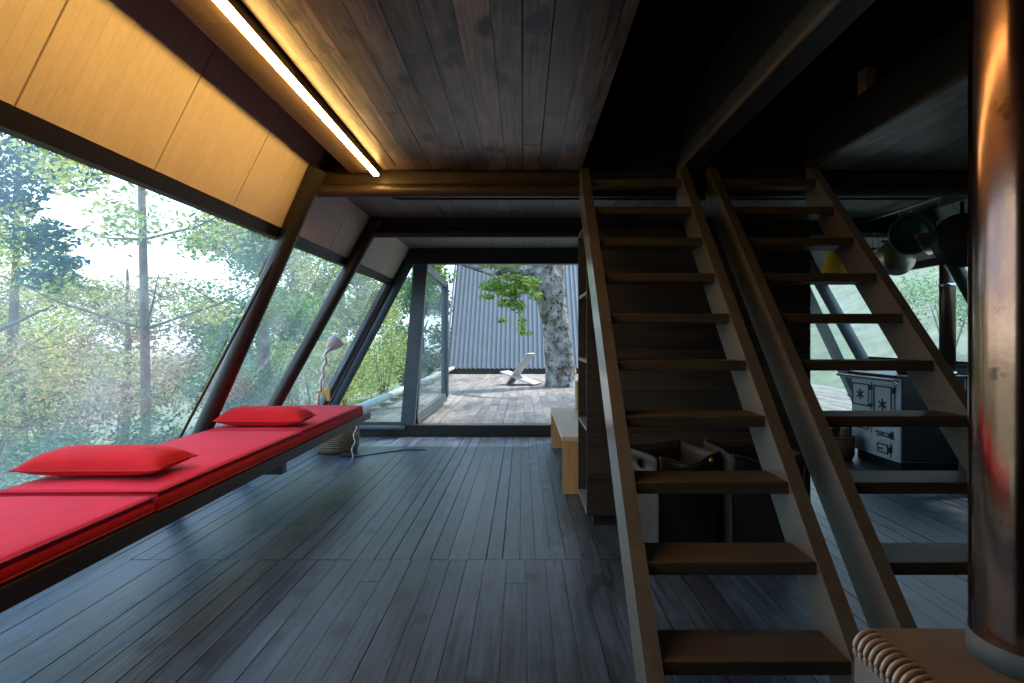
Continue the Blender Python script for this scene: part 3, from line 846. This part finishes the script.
for (x, y) in ((0.60, 0.54), (0.60, 1.06), (1.11, 0.54), (1.11, 1.06)):
    MB().box(x - 0.02, x + 0.02, y - 0.02, y + 0.02, 0.0, 0.059).build('foot', M['castiron'], sv)

# ------------------------------------------------------------------ kitchen: iron range facing left, its flue, kettle, pans
RX, RY0, RY1, RZ = 3.40, 5.78, 6.62, 0.88
rg = thing('kitchen_range', 'grey-blue enamelled iron range with ornate doors seen through the stair', 'stove', (3.7, 6.2, 0))
MB().box(RX, RX + 0.60, RY0, RY1, 0.09, 0.85).build('body', M['range'], rg, bevel=0.006)
MB().box(RX - 0.03, RX + 0.62, RY0 - 0.02, RY1 + 0.02, 0.851, RZ).build('hob', M['castiron'], rg, bevel=0.006)
MB().box(RX + 0.04, RX + 0.56, RY0 + 0.04, RY1 - 0.04, 0.0, 0.089).build('plinth', M['castiron'], rg)
MB().tube([(RX - 0.07, RY0 - 0.03, 0.835), (RX - 0.07, RY1 + 0.16, 0.835)], 0.013, 12).build('towel_rail', M['chrome'], rg)
for y in (RY0 + 0.02, RY1 - 0.02):
    MB().tube([(RX - 0.07, y, 0.835), (RX + 0.0, y, 0.80)], 0.010, 8).build('rail_bracket', M['chrome'], rg)
def rdoor(name, y0, y1, z0, z1, orn, knob_y, knob_z, diamond=False):
    d = MB().box(RX - 0.022, RX - 0.001, y0, y1, z0, z1).build(name, M['range'], rg, bevel=0.006)
    b = MB()                                                   # dark border moulding
    for (a0, a1, c0, c1) in ((y0 + .02, y1 - .02, z0 + .02, z0 + .032), (y0 + .02, y1 - .02, z1 - .032, z1 - .02), (y0 + .02, y0 + .032, z0 + .032, z1 - .032), (y1 - .032, y1 - .02, z0 + .032, z1 - .032)):
        b.box(RX - 0.028, RX - 0.0225, a0, a1, c0, c1)
    if orn:
        cy, cz = (y0 + y1) / 2, (z0 + z1) / 2
        for a in range(6):
            th = a * PI / 3 + 0.5
            b.bar((RX - 0.026, cy, cz), (RX - 0.026, cy + 0.07 * math.cos(th), cz + 0.055 * math.sin(th)), 0.014, 0.006, (1, 0, 0))
        b.lathe([(0, 0), (0.02, 0), (0.014, 0.01), (0, 0.012)], (RX - 0.0225, cy, cz), 12, axis=(-1, 0, 0))
    b.build('moulding', M['castiron'], d)
    k = MB().tube([(RX - 0.022, knob_y, knob_z), (RX - 0.065, knob_y, knob_z)], 0.008, 8)
    k.lathe([(0, 0), (0.018, 0.003), (0.02, 0.012), (0.012, 0.022), (0, 0.024)], (RX - 0.06, knob_y, knob_z), 12, axis=(-1, 0, 0))
    k.build('handle', M['chrome'], d)
    for zz in ((z0 + 0.05, z1 - 0.05) if z1 - z0 > 0.15 else ((z0 + z1) / 2,)):
        yy = y1 if abs(knob_y - y0) < abs(knob_y - y1) else y0
        MB().tube([(RX - 0.02, yy, zz - 0.025), (RX - 0.02, yy, zz + 0.025)], 0.012, 8).build('hinge', M['castiron'], d)
MB().box(RX + 0.02, RX + 0.58, RY0 - 0.012, RY0 - 0.001, 0.10, 0.845).build('end_panel', M['castiron'], rg)
rdoor('oven_door', RY0 + 0.06, RY0 + 0.40, 0.40, 0.79, True, RY0 + 0.36, 0.60)
rdoor('fire_door', RY0 + 0.45, RY1 - 0.04, 0.53, 0.79, True, RY1 - 0.08, 0.64)
rdoor('ash_door', RY0 + 0.45, RY1 - 0.04, 0.30, 0.48, False, RY0 + 0.50, 0.38)
rdoor('warming_drawer', RY0 + 0.10, RY0 + 0.36, 0.28, 0.36, False, RY0 + 0.23, 0.32)
rdoor('soot_door', RY0 + 0.12, RY0 + 0.34, 0.12, 0.25, False, RY0 + 0.23, 0.185)
kf = thing('range_flue', 'slim brown steel flue pipe standing at back of kitchen range', 'flue', (3.90, 5.80 + 0.02, 0.885))
MB().lathe([(0.0, 0), (0.066, 0), (0.066, 1.44), (0, 1.44)], (3.86, 5.68+0.14, 0.885), 32).build('pipe', M['flue'], kf)
for z in (0.0, 0.80):
    MB().lathe([(0.067, z), (0.073, z), (0.073, z + 0.03), (0.067, z + 0.03)], (3.86, 5.68+0.14, 0.885), 32).build('ring', M['chrome'], kf)
kt = thing('kettle', 'small black kettle on the hob of the kitchen range', 'kettle', (3.62, 6.02, 0.881))
MB().lathe([(0, 0), (0.085, 0), (0.10, 0.03), (0.088, 0.09), (0.04, 0.12), (0.012, 0.13), (0.012, 0.145), (0, 0.148)], (3.62, 6.02, 0.881), 24).build('body', M['castiron'], kt)
MB().tube([(3.545, 6.02, 0.96), (3.49, 6.02, 0.99), (3.475, 6.02, 1.015)], [0.018, 0.012, 0.010], 10).build('spout', M['castiron'], kt)
MB().tube([(3.62, 6.02 + 0.085 * math.cos(a), 0.965 + 0.10 * math.sin(a)) for a in [PI * k / 10 for k in range(11)]], 0.006, 8).build('handle', M['chrome'], kt)
kb = thing('log_basket', 'brown wicker log basket on the floor before the kitchen range', 'basket', (3.16, 6.45, 0))
MB().lathe([(0.0, 0.0), (0.14, 0.0), (0.165, 0.06), (0.17, 0.24), (0.155, 0.24), (0.15, 0.05), (0, 0.03)], (3.16, 6.45, 0), 28).build('bowl', M['darkwicker'], kb)
for i, (dx, dy) in enumerate(((-0.06, 0.02), (0.05, -0.03), (0.0, 0.07))):
    tag(MB().tube([(3.16 + dx, 6.45 + dy, 0.04), (3.16 + dx * 1.3, 6.45 + dy * 1.2, 0.30 + 0.02 * i)], 0.04, 12).build('log', M['bark2']), 'short split log standing in the brown wicker basket', 'log', 'logs in the wicker basket')

# hanging rail and pans
rl = tag(MB().tube([(3.14, 4.62, 2.285), (3.14, 5.85, 2.285)], 0.010, 8).build('pot_rail', M['chrome']), 'thin steel pot rail under the kitchen ceiling', 'rail')
for y in (4.7, 5.75):
    pass
def hook(mb, y, x=3.14, z=2.285, l=0.07):
    mb.tube([(x, y, z + 0.012), (x + 0.014, y, z), (x, y, z - 0.014), (x, y, z - l), (x + 0.012, y, z - l - 0.014), (x + 0.024, y, z - l)], 0.0035, 6)
def pan(name, label, cat, y, cz, r, depth, mat, hmat, hl, axis, cx=3.14, holes=False):
    root = thing(name, label, cat, (cx, y, cz - r), 'pans on the pot rail')
    ax_ = Vector(axis).normalized()
    prof = [(0.0, 0.0), (r * 0.72, 0.0), (r * 0.80, 0.008), (r, depth), (r * 1.03, depth), (r * 1.03, depth + 0.004), (r * 0.985, depth + 0.004), (r * 0.77, 0.012), (r * 0.70, 0.006), (0, 0.006)]
    MB().lathe(prof, (cx, y, cz), 40, axis=ax_).build('bowl', mat, root)
    MB().bar((cx, y, cz + r * 0.95), (cx, y, cz + r + hl), 0.030, 0.014, (0, 1, 0)).build('handle', hmat, root, bevel=0.005)
    h = MB(); h.tube([(cx, y, cz + r + hl - 0.01), (cx, y, cz + r + hl + 0.02), (cx, y, 2.30)], 0.0035, 6)
    h.build('hook', M['chrome'], root)
    return root
fpan = pan('frying_pan', 'round stainless pan with dark red handle hanging in the kitchen', 'pan', 5.42, 1.905, 0.150, 0.055, M['steelpan'], M['redhandle'], 0.15, (0.25, 1, 0.05), 3.18)
sp = pan('sauce_pan', 'flared stainless pot hanging between green colander and black wok', 'pan', 4.99, 1.985, 0.09, 0.09, M['steelpan'], M['chrome'], 0.06, (-0.45, 0.85, -0.2), 3.24)
wk = pan('wok', 'big black wok hanging from the pot rail beside copper flue', 'wok', 4.78, 1.96, 0.20, 0.08, M['castiron'], M['castiron'], 0.08, (0.6, 0.8, 0.0), 3.28)
# green colander with punched holes: dimples as dark dots
cg = thing('colander', 'green enamel colander hanging above the stainless pan', 'colander', (3.15, 5.15, 1.9), 'pans on the pot rail')
axc = Vector((-0.55, -0.75, -0.2)).normalized()
cc = Vector((3.16, 5.20, 2.07))
prof = [(0.0, -0.07)] + [(0.155 * math.sin(a), 0.035 - 0.105 * math.cos(a)) for a in [PI / 2 * k / 10 for k in range(1, 11)]] + [(0.168, 0.035), (0.168, 0.041), (0.150, 0.040)] + [(0.150 * math.sin(a), 0.040 - 0.103 * math.cos(a)) for a in [PI / 2 * k / 10 for k in range(9, 0, -1)]] + [(0, -0.063)]
ho = MB().lathe(prof, cc, 40, axis=axc); nbowl = len(ho.f)
a_ = axc.orthogonal().normalized(); b_ = axc.cross(a_)
for ring, nn in ((0.045, 8), (0.085, 14), (0.12, 20)):
    for k in range(nn):
        th = 2 * PI * k / nn
        s = ring / 0.155; hh = 0.035 - 0.105 * math.sqrt(1 - s * s)
        p = cc + a_ * (ring * math.cos(th)) + b_ * (ring * math.sin(th)) + axc * hh
        ho.lathe([(0, -0.003), (0.006, -0.003), (0.006, 0.004), (0, 0.004)], p, 8, axis=axc)
cbowl = ho.build('bowl', M['greenenamel'], cg); cbowl.data.materials.append(M['chrome'])
for i_, p_ in enumerate(cbowl.data.polygons):
    if i_ >= nbowl: p_.material_index = 1
MB().tube([cc + Vector((0, 0, 0.16)), (3.15, 5.20, 2.27), (3.14, 5.20, 2.296)], 0.004, 6).build('hook', M['chrome'], cg)
for i, (y, l) in enumerate(((5.58, 0.22), (5.66, 0.32), (5.75, 0.26))):
    ut = thing('kitchen_ladle', 'long thin steel kitchen tool hanging from the pot rail', 'utensil', (3.14, y, 2.285 - l), 'utensils on the pot rail')
    MB().tube([(3.14, y, 2.297), (3.152, y, 2.285), (3.14, y, 2.272), (3.145, y, 2.285 - l)], 0.004, 6).build('handle', M['castiron'], ut)
    MB().lathe([(0, -0.018), (0.022, -0.012), (0.03, 0.004), (0.027, 0.004), (0.02, -0.009), (0, -0.014)], (3.15, y, 2.285 - l), 14).build('bowl', M['castiron'], ut)

# yellow pendant in the kitchen
yp = thing('pendant_lamp', 'yellow pendant lamp shade seen between the treads of right stair', 'lamp', (2.85, 5.85, 1.76))
MB().lathe([(0.012, 0.30), (0.03, 0.29), (0.05, 0.25), (0.085, 0.16), (0.115, 0.05), (0.125, 0.0), (0.119, 0.0), (0.11, 0.05), (0.08, 0.155), (0.045, 0.24), (0.012, 0.28)], (2.85, 5.85, 1.76), 32).build('lamp_shade', M['yellow'], yp)
MB().tube([(2.85, 5.85, 2.04), (2.85, 5.85, 2.33)], 0.004, 6).build('flex', M['cord'], yp)

# loft clutter on the right: yellow box and crumpled clear plastic
tag(MB().box(1.90, 1.96, 3.55, 3.64, 2.562, 2.73).build('cardboard_box', M['plytop'], bevel=0.004, seg=1), 'small dull yellow box on the right loft floor edge', 'box')
def crumple(name, label, x0, x1, y0, y1, z0, h, seed):
    rows = []
    for j in range(15):
        v = j / 14
        rows.append([(x0 + (x1 - x0) * u / 10, y0 + (y1 - y0) * v, z0 + 0.004 + h * math.sin(PI * u / 10) ** 0.7 * (0.55 + 0.45 * mnoise.noise(Vector((u * 0.6, v * 7, seed)))) ) for u in range(11)])
    mb = MB(); mb.grid(rows)
    o = mb.build(name, M['plastic'], solid=0.002)
    return tag(o, label, 'sheet')
crumple('plastic_sheet', 'crumpled clear plastic sheet on the right loft edge', 1.87, 2.10, 2.75, 3.48, 2.565, 0.11, 2)

# ------------------------------------------------------------------ outside: deck, second cabin, deck tree, chair
dk = struct(boards(-2.25, 7.0, 8.12, 19.9, 0.07, 0.11, 0.14, (0.7, 1.6), 0.010, jit=0.003).build('deck', M['deck']))
struct(MB().box(-2.2, 7.0, 8.12, 19.9, 0.0, 0.069).build('deck', M['gap']))
for i in range(13):
    y = 8.4 + i * 0.9
    struct(MB().box(-2.50, -2.0, y, y + 0.14, 0.04, 0.10).build('deck_joist', M['deck']))
tag(MB().tube([(-2.14, 8.15, 0.30), (-2.14, 19.5, 0.30)], 0.055, 16).build('pipe_rail', M['rail']), 'long pale pipe rail running along the deck edge', 'rail')
cb = thing('metal_cabin', 'blue-grey corrugated metal cabin slope beyond the deck', 'building', (2.0, 21.0, 0.1))
rows = []
xs = []
x = -2.34
pitch = 0.145
while x < 8.0:
    xs += [(x, 0), (x + 0.06, 0), (x + 0.075, 0.045), (x + 0.105, 0.045), (x + 0.12, 0)]; x += pitch
d = Vector((0, 0.82, 1)).normalized(); nrm = Vector((0, -1, 0.82)).normalized()
for t in (0.0, 2.5, 5.0, 8.5):
    rows.append([tuple(Vector((px, 19.72, 0.27)) + d * t + nrm * h) for px, h in xs])
mb = MB(); mb.grid(rows, smooth=False)
mb.build('cladding', M['roof'], cb, solid=0.01)
MB().prism([(19.80, 0.1), (28.0, 0.1), (25.4, 6.9)], -2.30, 7.9, 0).build('body', M['steel'], cb)
MB().box(-2.36, 8.0, 19.74, 19.79, 0.10, 0.26).build('plinth', M['steel'], cb)
MB().bar((-2.37, 19.68, 0.40), tuple(Vector((-2.37, 19.68, 0.40)) + d * 8.5), 0.06, 0.10).build('edge_flashing', M['roof'], cb)

# leaves: many small rhombs as one loose crown mesh
def leaf_mesh(clumps, size):
    V = []; 
    for (cx, cy, cz, rx, ry, rz, n) in clumps:
        p = rng.normal(size=(n, 3)); p /= np.linalg.norm(p, axis=1)[:, None]
        p *= (rng.random(n) ** 0.45)[:, None]
        c_ = p * np.array([rx, ry, rz]) + np.array([cx, cy, cz])
        a = rng.normal(size=(n, 3)); a[:, 2] *= 0.6; a /= np.linalg.norm(a, axis=1)[:, None]
        b = rng.normal(size=(n, 3)); b -= (b * a).sum(1)[:, None] * a; b /= np.linalg.norm(b, axis=1)[:, None]
        s = size * (0.6 + 0.8 * rng.random(n))[:, None]
        q = np.stack([c_ - a * s, c_ + b * s * 0.42, c_ + a * s, c_ - b * s * 0.42], 1)
        V.append(q.reshape(-1, 3))
    V = np.concatenate(V)
    F = np.arange(len(V)).reshape(-1, 4)
    return V, F
def leaves(name, clumps, size, mat, parent=None, loc=(0, 0, 0)):
    V, F = leaf_mesh(clumps, size)
    o0 = np.array(ORIG[parent.name] if parent else loc)
    V = V - o0
    me = bpy.data.meshes.new(name)
    me.vertices.add(len(V)); me.vertices.foreach_set('co', V.astype(np.float32).ravel())
    me.loops.add(F.size); me.loops.foreach_set('vertex_index', F.astype(np.int32).ravel())
    me.polygons.add(len(F)); me.polygons.foreach_set('loop_start', (np.arange(len(F)) * 4).astype(np.int32))
    me.update(calc_edges=True)
    me.materials.append(mat)
    o = bpy.data.objects.new(name, me); COL.objects.link(o)
    if parent: o.parent = parent
    else: o.location = loc
    ORIG[o.name] = tuple(o0)
    return o

# the old tree on the deck
dt = thing('deck_tree', 'old lichen-covered tree with leafy branch growing up through the deck', 'tree', (0.92, 14.6, 0.05))
tp = [(0.93, 14.6, 0.05, .46), (0.91, 14.6, 0.22, .37), (0.87, 14.6, 0.6, .335), (0.80, 14.58, 1.0, .32), (0.74, 14.56, 1.5, .315), (0.68, 14.55, 1.95, .32), (0.59, 14.55, 2.35, .38), (0.53, 14.55, 2.7, .40), (0.50, 14.6, 3.1, .36), (0.44, 14.7, 4.0, .32), (0.45, 14.9, 5.2, .27), (0.5, 15.0, 6.5, .2)]
vs = []; fs = []; n = 40
for i, (x, y, z, r) in enumerate(tp):
    pass
P_ = []
for i in range(len(tp) - 1):
    for k in range(6):
        t = k / 6
        P_.append(tuple(a + (b - a) * t for a, b in zip(tp[i], tp[i + 1])))
P_.append(tp[-1])
rows = []
for (x, y, z, r) in P_:
    row = []
    for k in range(n):
        th = 2 * PI * k / n
        rr = r * (1 + 0.14 * mnoise.noise(Vector((math.cos(th) * 1.3, math.sin(th) * 1.3, z * 1.1))) + 0.13 * mnoise.noise(Vector((math.cos(th) * 4, math.sin(th) * 4, z * 3))))
        row.append((x + rr * math.cos(th), y + rr * math.sin(th), z))
    rows.append(row)
mb = MB(); mb.grid(rows, closed=True); mb.build('trunk', M['bark'], dt)
br = [(0.40, 14.5, 2.78), (0.0, 14.2, 2.66), (-0.3, 14.0, 2.72), (-0.62, 13.9, 2.60), (-0.9, 13.8, 2.68), (-1.25, 13.7, 2.78), (-1.7, 13.5, 3.1)]
MB().tube(br, [0.11, 0.075, 0.065, 0.055, 0.05, 0.04, 0.02], 10).build('branch', M['bark'], dt)
for q in ([(0.5, 14.7, 4.4), (1.6, 14.4, 5.6), (2.8, 14.0, 6.2)], [(0.4, 14.8, 4.8), (-0.9, 14.2, 6.2), (-2.2, 13.6, 7.0)], [(0.45, 14.9, 5.2), (0.2, 13.0, 6.4), (0.0, 11.6, 7.0)], [(0.5, 15, 5.8), (1.2, 16.6, 7.0)]):
    MB().tube(q, [0.16, 0.10, 0.05][:len(q)], 10).build('branch', M['bark'], dt)
MB().tube([(-0.1, 14.2, 2.66), (-0.2, 14.0, 2.3), (-0.12, 13.95, 1.9), (0.0, 13.9, 1.5)], [0.03, 0.02, 0.014, 0.006], 6).build('branch', M['bark'], dt)
cl_ = []
for (x_, z_, rx_, rz_, n_) in ((-0.62, 2.36, .40, .13, 330), (-0.28, 2.24, .42, .16, 460), (0.06, 2.42, .34, .16, 330), (-0.36, 1.98, .22, .10, 150), (-0.10, 1.92, .17, .18, 150), (-0.03, 1.5, .10, .24, 90), (-1.1, 2.86, .42, .07, 130), (-0.5, 2.80, .55, .09, 260), (0.27, 2.14, .15, .12, 90), (-0.80, 2.12, .20, .06, 70), (-0.45, 1.62, .12, .06, 40), (0.1, 1.32, .10, .05, 25), (-0.30, 2.55, .45, .10, 180)):
    cl_.append((x_, 13.95, z_, rx_, .32, rz_, n_))
cl_ += [(rng.uniform(-3.2, 7.0), rng.uniform(9.5, 20.0), rng.uniform(5.2, 8.6), 1.2, 1.2, .6, 700) for _ in range(46)]  # unseen crown clumps, added sunward to break up sunlight on the deck
leaves('crown', cl_, 0.052, M['leafdeck'], dt)

# folding plank chair on the deck
ch = thing('lounge_chair', 'low silvered plank lounge chair of two crossed boards on the deck', 'chair', (-0.05, 15.2, 0.11))
pw = 0.62
MB().bar((-0.33, 15.2, 0.13), (0.20, 15.2, 0.86), pw, 0.035).build('backrest', M['greywood'], ch, bevel=0.004, seg=1)
for (a, b) in ((14.9, 15.05), (15.06, 15.2), (15.21, 15.34), (15.35, 15.5)):
    MB().bar((-0.475, (a + b) / 2, 0.42), (0.36, (a + b) / 2, 0.135), b - a, 0.03).build('seat_slat', M['greywood'], ch)
ch.rotation_euler = (0, 0, -0.30)

# ------------------------------------------------------------------ ground and planting
def gz(x, y):
    if x < -2.6: return -0.45 - 0.16 * min(16, -2.6 - x) + 0.25 * mnoise.noise(Vector((x * 0.2, y * 0.2, 0)))
    if x > 4.8: return -0.30 + 0.06 * (x - 4.8) + 0.34 * max(0, min(40, x - 6.5)) + 0.15 * mnoise.noise(Vector((x * 0.2, y * 0.2, 5)))
    return -0.45
rows = []
xs_ = [-60, -45, -32, -24, -18, -14, -11, -9, -7, -5.5, -4, -3, -2.6, 4.8, 6, 7.5, 9, 11, 14, 18, 24, 34, 60]
ys_ = [-30 + 3.0 * i for i in range(36)]
for y in ys_:
    rows.append([(x, y, gz(x, y)) for x in xs_])
mb = MB(); mb.grid(rows)
g = struct(mb.build('ground', M['grass']))
struct(MB().box(4.9, 9.5, 5.0, 7.6, -0.35, 0.18).build('path', M['gravel'])) if False else None

def tree(label, x, y, h, r, lean, crown, mat, size, name='tree', group=None, bark='bark2', branches=6, seed=0):
    rs = random.Random(seed)
    z0 = gz(x, y) - 0.1
    root = thing(name, label, 'tree', (x, y, z0), group)
    pts = []; rad = []
    for i in range(9):
        t = i / 8
        pts.append((x + lean[0] * t + 0.12 * math.sin(3 * t + seed), y + lean[1] * t + 0.1 * math.cos(4 * t + seed), z0 + h * t))
        rad.append(r * (1.15 - 0.95 * t))
    MB().tube(pts, rad, 12).build('trunk', M[bark], root)
    for b in range(branches):
        t = rs.uniform(0.3, 0.85); k = int(t * 8); p = Vector(pts[k])
        a = rs.uniform(0, 2 * PI); l = rs.uniform(0.8, 2.0)
        q = p + Vector((math.cos(a) * l, math.sin(a) * l, rs.uniform(0.2, 0.8) * l))
        MB().tube([p, (p + q) / 2 + Vector((0, 0, -0.08)), q], [r * 0.32, r * 0.2, r * 0.07], 7).build('branch', M[bark], root)
    leaves('crown', [(x + c[0], y + c[1], z0 + c[2], c[3], c[3], c[4], int(c[5] * 2.0)) for c in crown], size * 0.62, M[mat], root)
    return root
def crown_of(n, z0, z1, rad, clump, count, seed):
    rs = random.Random(seed); out = []
    for _ in range(n):
        t = rs.random(); z = z0 + (z1 - z0) * t
        rr = rad * math.sqrt(rs.random()) * (1.0 - 0.5 * t)
        a = rs.uniform(0, 2 * PI)
        out.append((rr * math.cos(a), rr * math.sin(a), z, clump * rs.uniform(.7, 1.2), clump * 0.6, count))
    return out
GW = 'trees outside the slanted window'
tree('slender tree with bare brown trunk outside the slanted window', -5.2, 8.6, 9.5, 0.062, (0.1, 0.0), crown_of(26, 3.4, 9.0, 1.6, .55, 110, 1) + [(-0.9, 0.1, 2.9, .5, .2, 130), (0.8, 0.2, 2.6, .5, .2, 130)], 'leafyellow', 0.07, group=GW, seed=1, branches=12)
tree('dark blue-green tree at the upper edge of the slanted window', -7.9, 8.6, 10.0, 0.16, (0.3, 0.2), [(1.1, -0.2, 4.4, .5, .3, 300), (1.5, -0.1, 3.9, .45, .3, 260), (0.8, 0.1, 4.9, .8, .4, 420), (1.7, 0, 4.9, .6, .35, 320), (1.3, 0.3, 3.4, .4, .2, 160), (0.9, 0, 5.6, .9, .5, 420), (1.9, 0, 5.6, .7, .4, 350), (2.0, -.4, 3.55, .35, .12, 90)] + crown_of(14, 5.4, 9.5, 1.7, .8, 200, 2), 'leafteal', 0.085, group=GW, seed=2)
tree('bushy green tree outside the window, right of the slender trunk', -4.6, 11.6, 6.2, 0.12, (0, 0), crown_of(40, 1.2, 5.4, 1.5, .6, 210, 3), 'leafgreen', 0.075, group=GW, seed=3)
tree('pale yellow-green tree at the photo edge outside the window', -11.6, 14.6, 8.0, 0.14, (0, 0), crown_of(30, 1.6, 6.0, 2.2, .8, 150, 4), 'leafyellow', 0.10, group=GW, seed=4)
tree('wide olive tree low behind the slender trunk outside the window', -11.5, 18.5, 5.2, 0.16, (0, 0), crown_of(46, 1.2, 4.6, 3.8, 1.0, 200, 5), 'leafolive', 0.12, group=GW, seed=5)
tree('tall green tree farther out behind the bushy green tree', -7.6, 21.0, 7.6, 0.2, (0, 0), crown_of(34, 1.6, 6.6, 2.4, 1.0, 180, 6), 'leafgreen', 0.12, group=GW, seed=6)
tree('yellow-green tree beyond the deck seen left of the glass door', -4.9, 17.0, 6.5, 0.13, (0, 0), crown_of(46, 0.6, 6.2, 1.6, .7, 260, 7), 'leafyellow', 0.085, group='trees by the deck', seed=7)
tree('green tree filling the gap between glass door and metal cabin', -3.65, 22.0, 8.0, 0.2, (0, 0), crown_of(60, 0.6, 7.4, 1.2, .7, 240, 8), 'leafgreen', 0.11, group='trees by the deck', seed=8)
tree('far pale olive tree beside the photo edge, behind the yellow-green one', -19.0, 24.0, 7.5, 0.2, (0, 0), crown_of(36, 2.0, 7.0, 3.4, 1.1, 150, 9), 'leafolive', 0.14, group=GW, seed=9)

tree('added broad green tree, mostly out of sight, shading the kitchen window from sun', 6.5, 8.3, 8.5, 0.15, (0.2, 0.3), crown_of(40, 4.6, 8.2, 2.6, .9, 200, 12), 'leafgreen', 0.11, seed=12)  # added so that its unseen crown keeps sun patches off the kitchen floor

def shrub(label, x, y, h, w, mat, n, size, group, seed):
    rs = random.Random(seed)
    z0 = gz(x, y) - 0.05
    root = thing('shrub', label, 'shrub', (x, y, z0), group)
    st = MB()
    for k in range(6):
        a = rs.uniform(0, 2 * PI)
        st.tube([(x, y, z0), (x + 0.3 * w * math.cos(a), y + 0.3 * w * math.sin(a), z0 + h * 0.7)], [0.025, 0.008], 6)
    st.build('stem', M['bark2'], root)
    cs = []
    for k in range(9):
        a = rs.uniform(0, 2 * PI); rr = w * 0.6 * math.sqrt(rs.random())
        cs.append((x + rr * math.cos(a), y + rr * math.sin(a), z0 + h * rs.uniform(0.25, 0.9), w * 0.42, w * 0.42, h * 0.24, int(n * 2.2) // 9))
    leaves('foliage', cs, size * 0.6, M[mat], root)
    return root
sl = 'leafy green shrub growing below the slanted window'
spots = [(-4.4, 3.6, 1.5, 1.0), (-4.6, 5.2, 1.6, 1.1), (-4.3, 6.6, 1.4, 1.0), (-4.0, 9.4, 1.6, 0.9), (-5.9, 4.4, 2.0, 1.3), (-6.3, 6.4, 2.1, 1.4), (-6.2, 8.6, 2.2, 1.4), (-8.2, 5.6, 2.6, 1.7), (-8.6, 8.6, 2.8, 1.8), (-9.5, 11.5, 3.2, 2.0)]
for i, (x, y, h, w) in enumerate(spots):
    shrub(sl, x, y, h, w, 'leafdark' if i < 5 else ('leafgreen' if i == 5 else 'leafolive'), 2000 if i < 5 else 1500, 0.046 if i < 5 else 0.068, 'shrubs below the slanted window', 20 + i)
for i, (x, y, h, w) in enumerate([(-3.4, 10.6, 1.7, 0.8), (-3.7, 13.0, 2.2, 1.1), (-3.5, 16.0, 2.6, 1.1)]):
    shrub('yellow-green shrub standing along the left deck edge', x, y, h, w, 'leafyellow', 1500, 0.055, 'shrubs along the deck edge', 40 + i)
for i, (x, y, h, w) in enumerate([(7.5, 9.5, 1.6, 1.1), (9.0, 13.5, 1.8, 1.4)]):
    shrub('green shrub on the meadow outside the kitchen window', x, y, h, w, 'leafgreen', 1300, 0.07, 'shrubs on the meadow', 50 + i)

# ------------------------------------------------------------------ sky, sun, camera
w = bpy.data.worlds.new('sky'); SC.world = w; w.use_nodes = True
nt = w.node_tree
bg = nt.nodes['Background']
tc = N(nt, 'ShaderNodeTexCoord'); sp_ = N(nt, 'ShaderNodeSeparateXYZ')
nt.links.new(tc.outputs['Generated'], sp_.inputs[0])
r = ramp(nt, [(0.44, (0.10, 0.12, 0.09)), (0.485, (0.16, 0.18, 0.15)), (0.50, (0.72, 0.86, 1.0)), (0.60, (0.62, 0.80, 1.0)), (1.0, (0.36, 0.58, 1.0))])
mr = N(nt, 'ShaderNodeMapRange'); mr.inputs['From Min'].default_value = -1; mr.inputs['From Max'].default_value = 1
nt.links.new(sp_.outputs['Z'], mr.inputs['Value']); nt.links.new(mr.outputs[0], r.inputs['Fac'])
nt.links.new(r.outputs['Color'], bg.inputs['Color'])
bg.inputs['Strength'].default_value = 3.3

sun = bpy.data.lights.new('sun', 'SUN'); sun.energy = 7.0; sun.angle = 0.02; sun.color = (1.0, 0.93, 0.80)
so = bpy.data.objects.new('sun', sun); COL.objects.link(so)
so.rotation_euler = Vector((-0.45, -0.38, -0.95)).to_track_quat('-Z', 'Y').to_euler()

cam = bpy.data.cameras.new('camera'); co_ = bpy.data.objects.new('camera', cam); COL.objects.link(co_)
co_.location = (0, 0, 1.22); co_.rotation_euler = (PI / 2, 0, 0)
cam.sensor_width = 36; cam.lens = 640 / 1024 * 36
cam.shift_x = -11.0 / 1024; cam.shift_y = -3.5 / 1024
cam.clip_start = 0.05; cam.clip_end = 300
SC.camera = co_
SC.view_settings.view_transform = 'Standard'; SC.view_settings.look = 'None'
SC.view_settings.exposure = 0.0; SC.view_settings.gamma = 1.0
SC.view_settings.use_curve_mapping = False
SC.cycles.use_denoising = True
SC.cycles.max_bounces = 10; SC.cycles.transparent_max_bounces = 24
SC.cycles.sample_clamp_indirect = 6.0
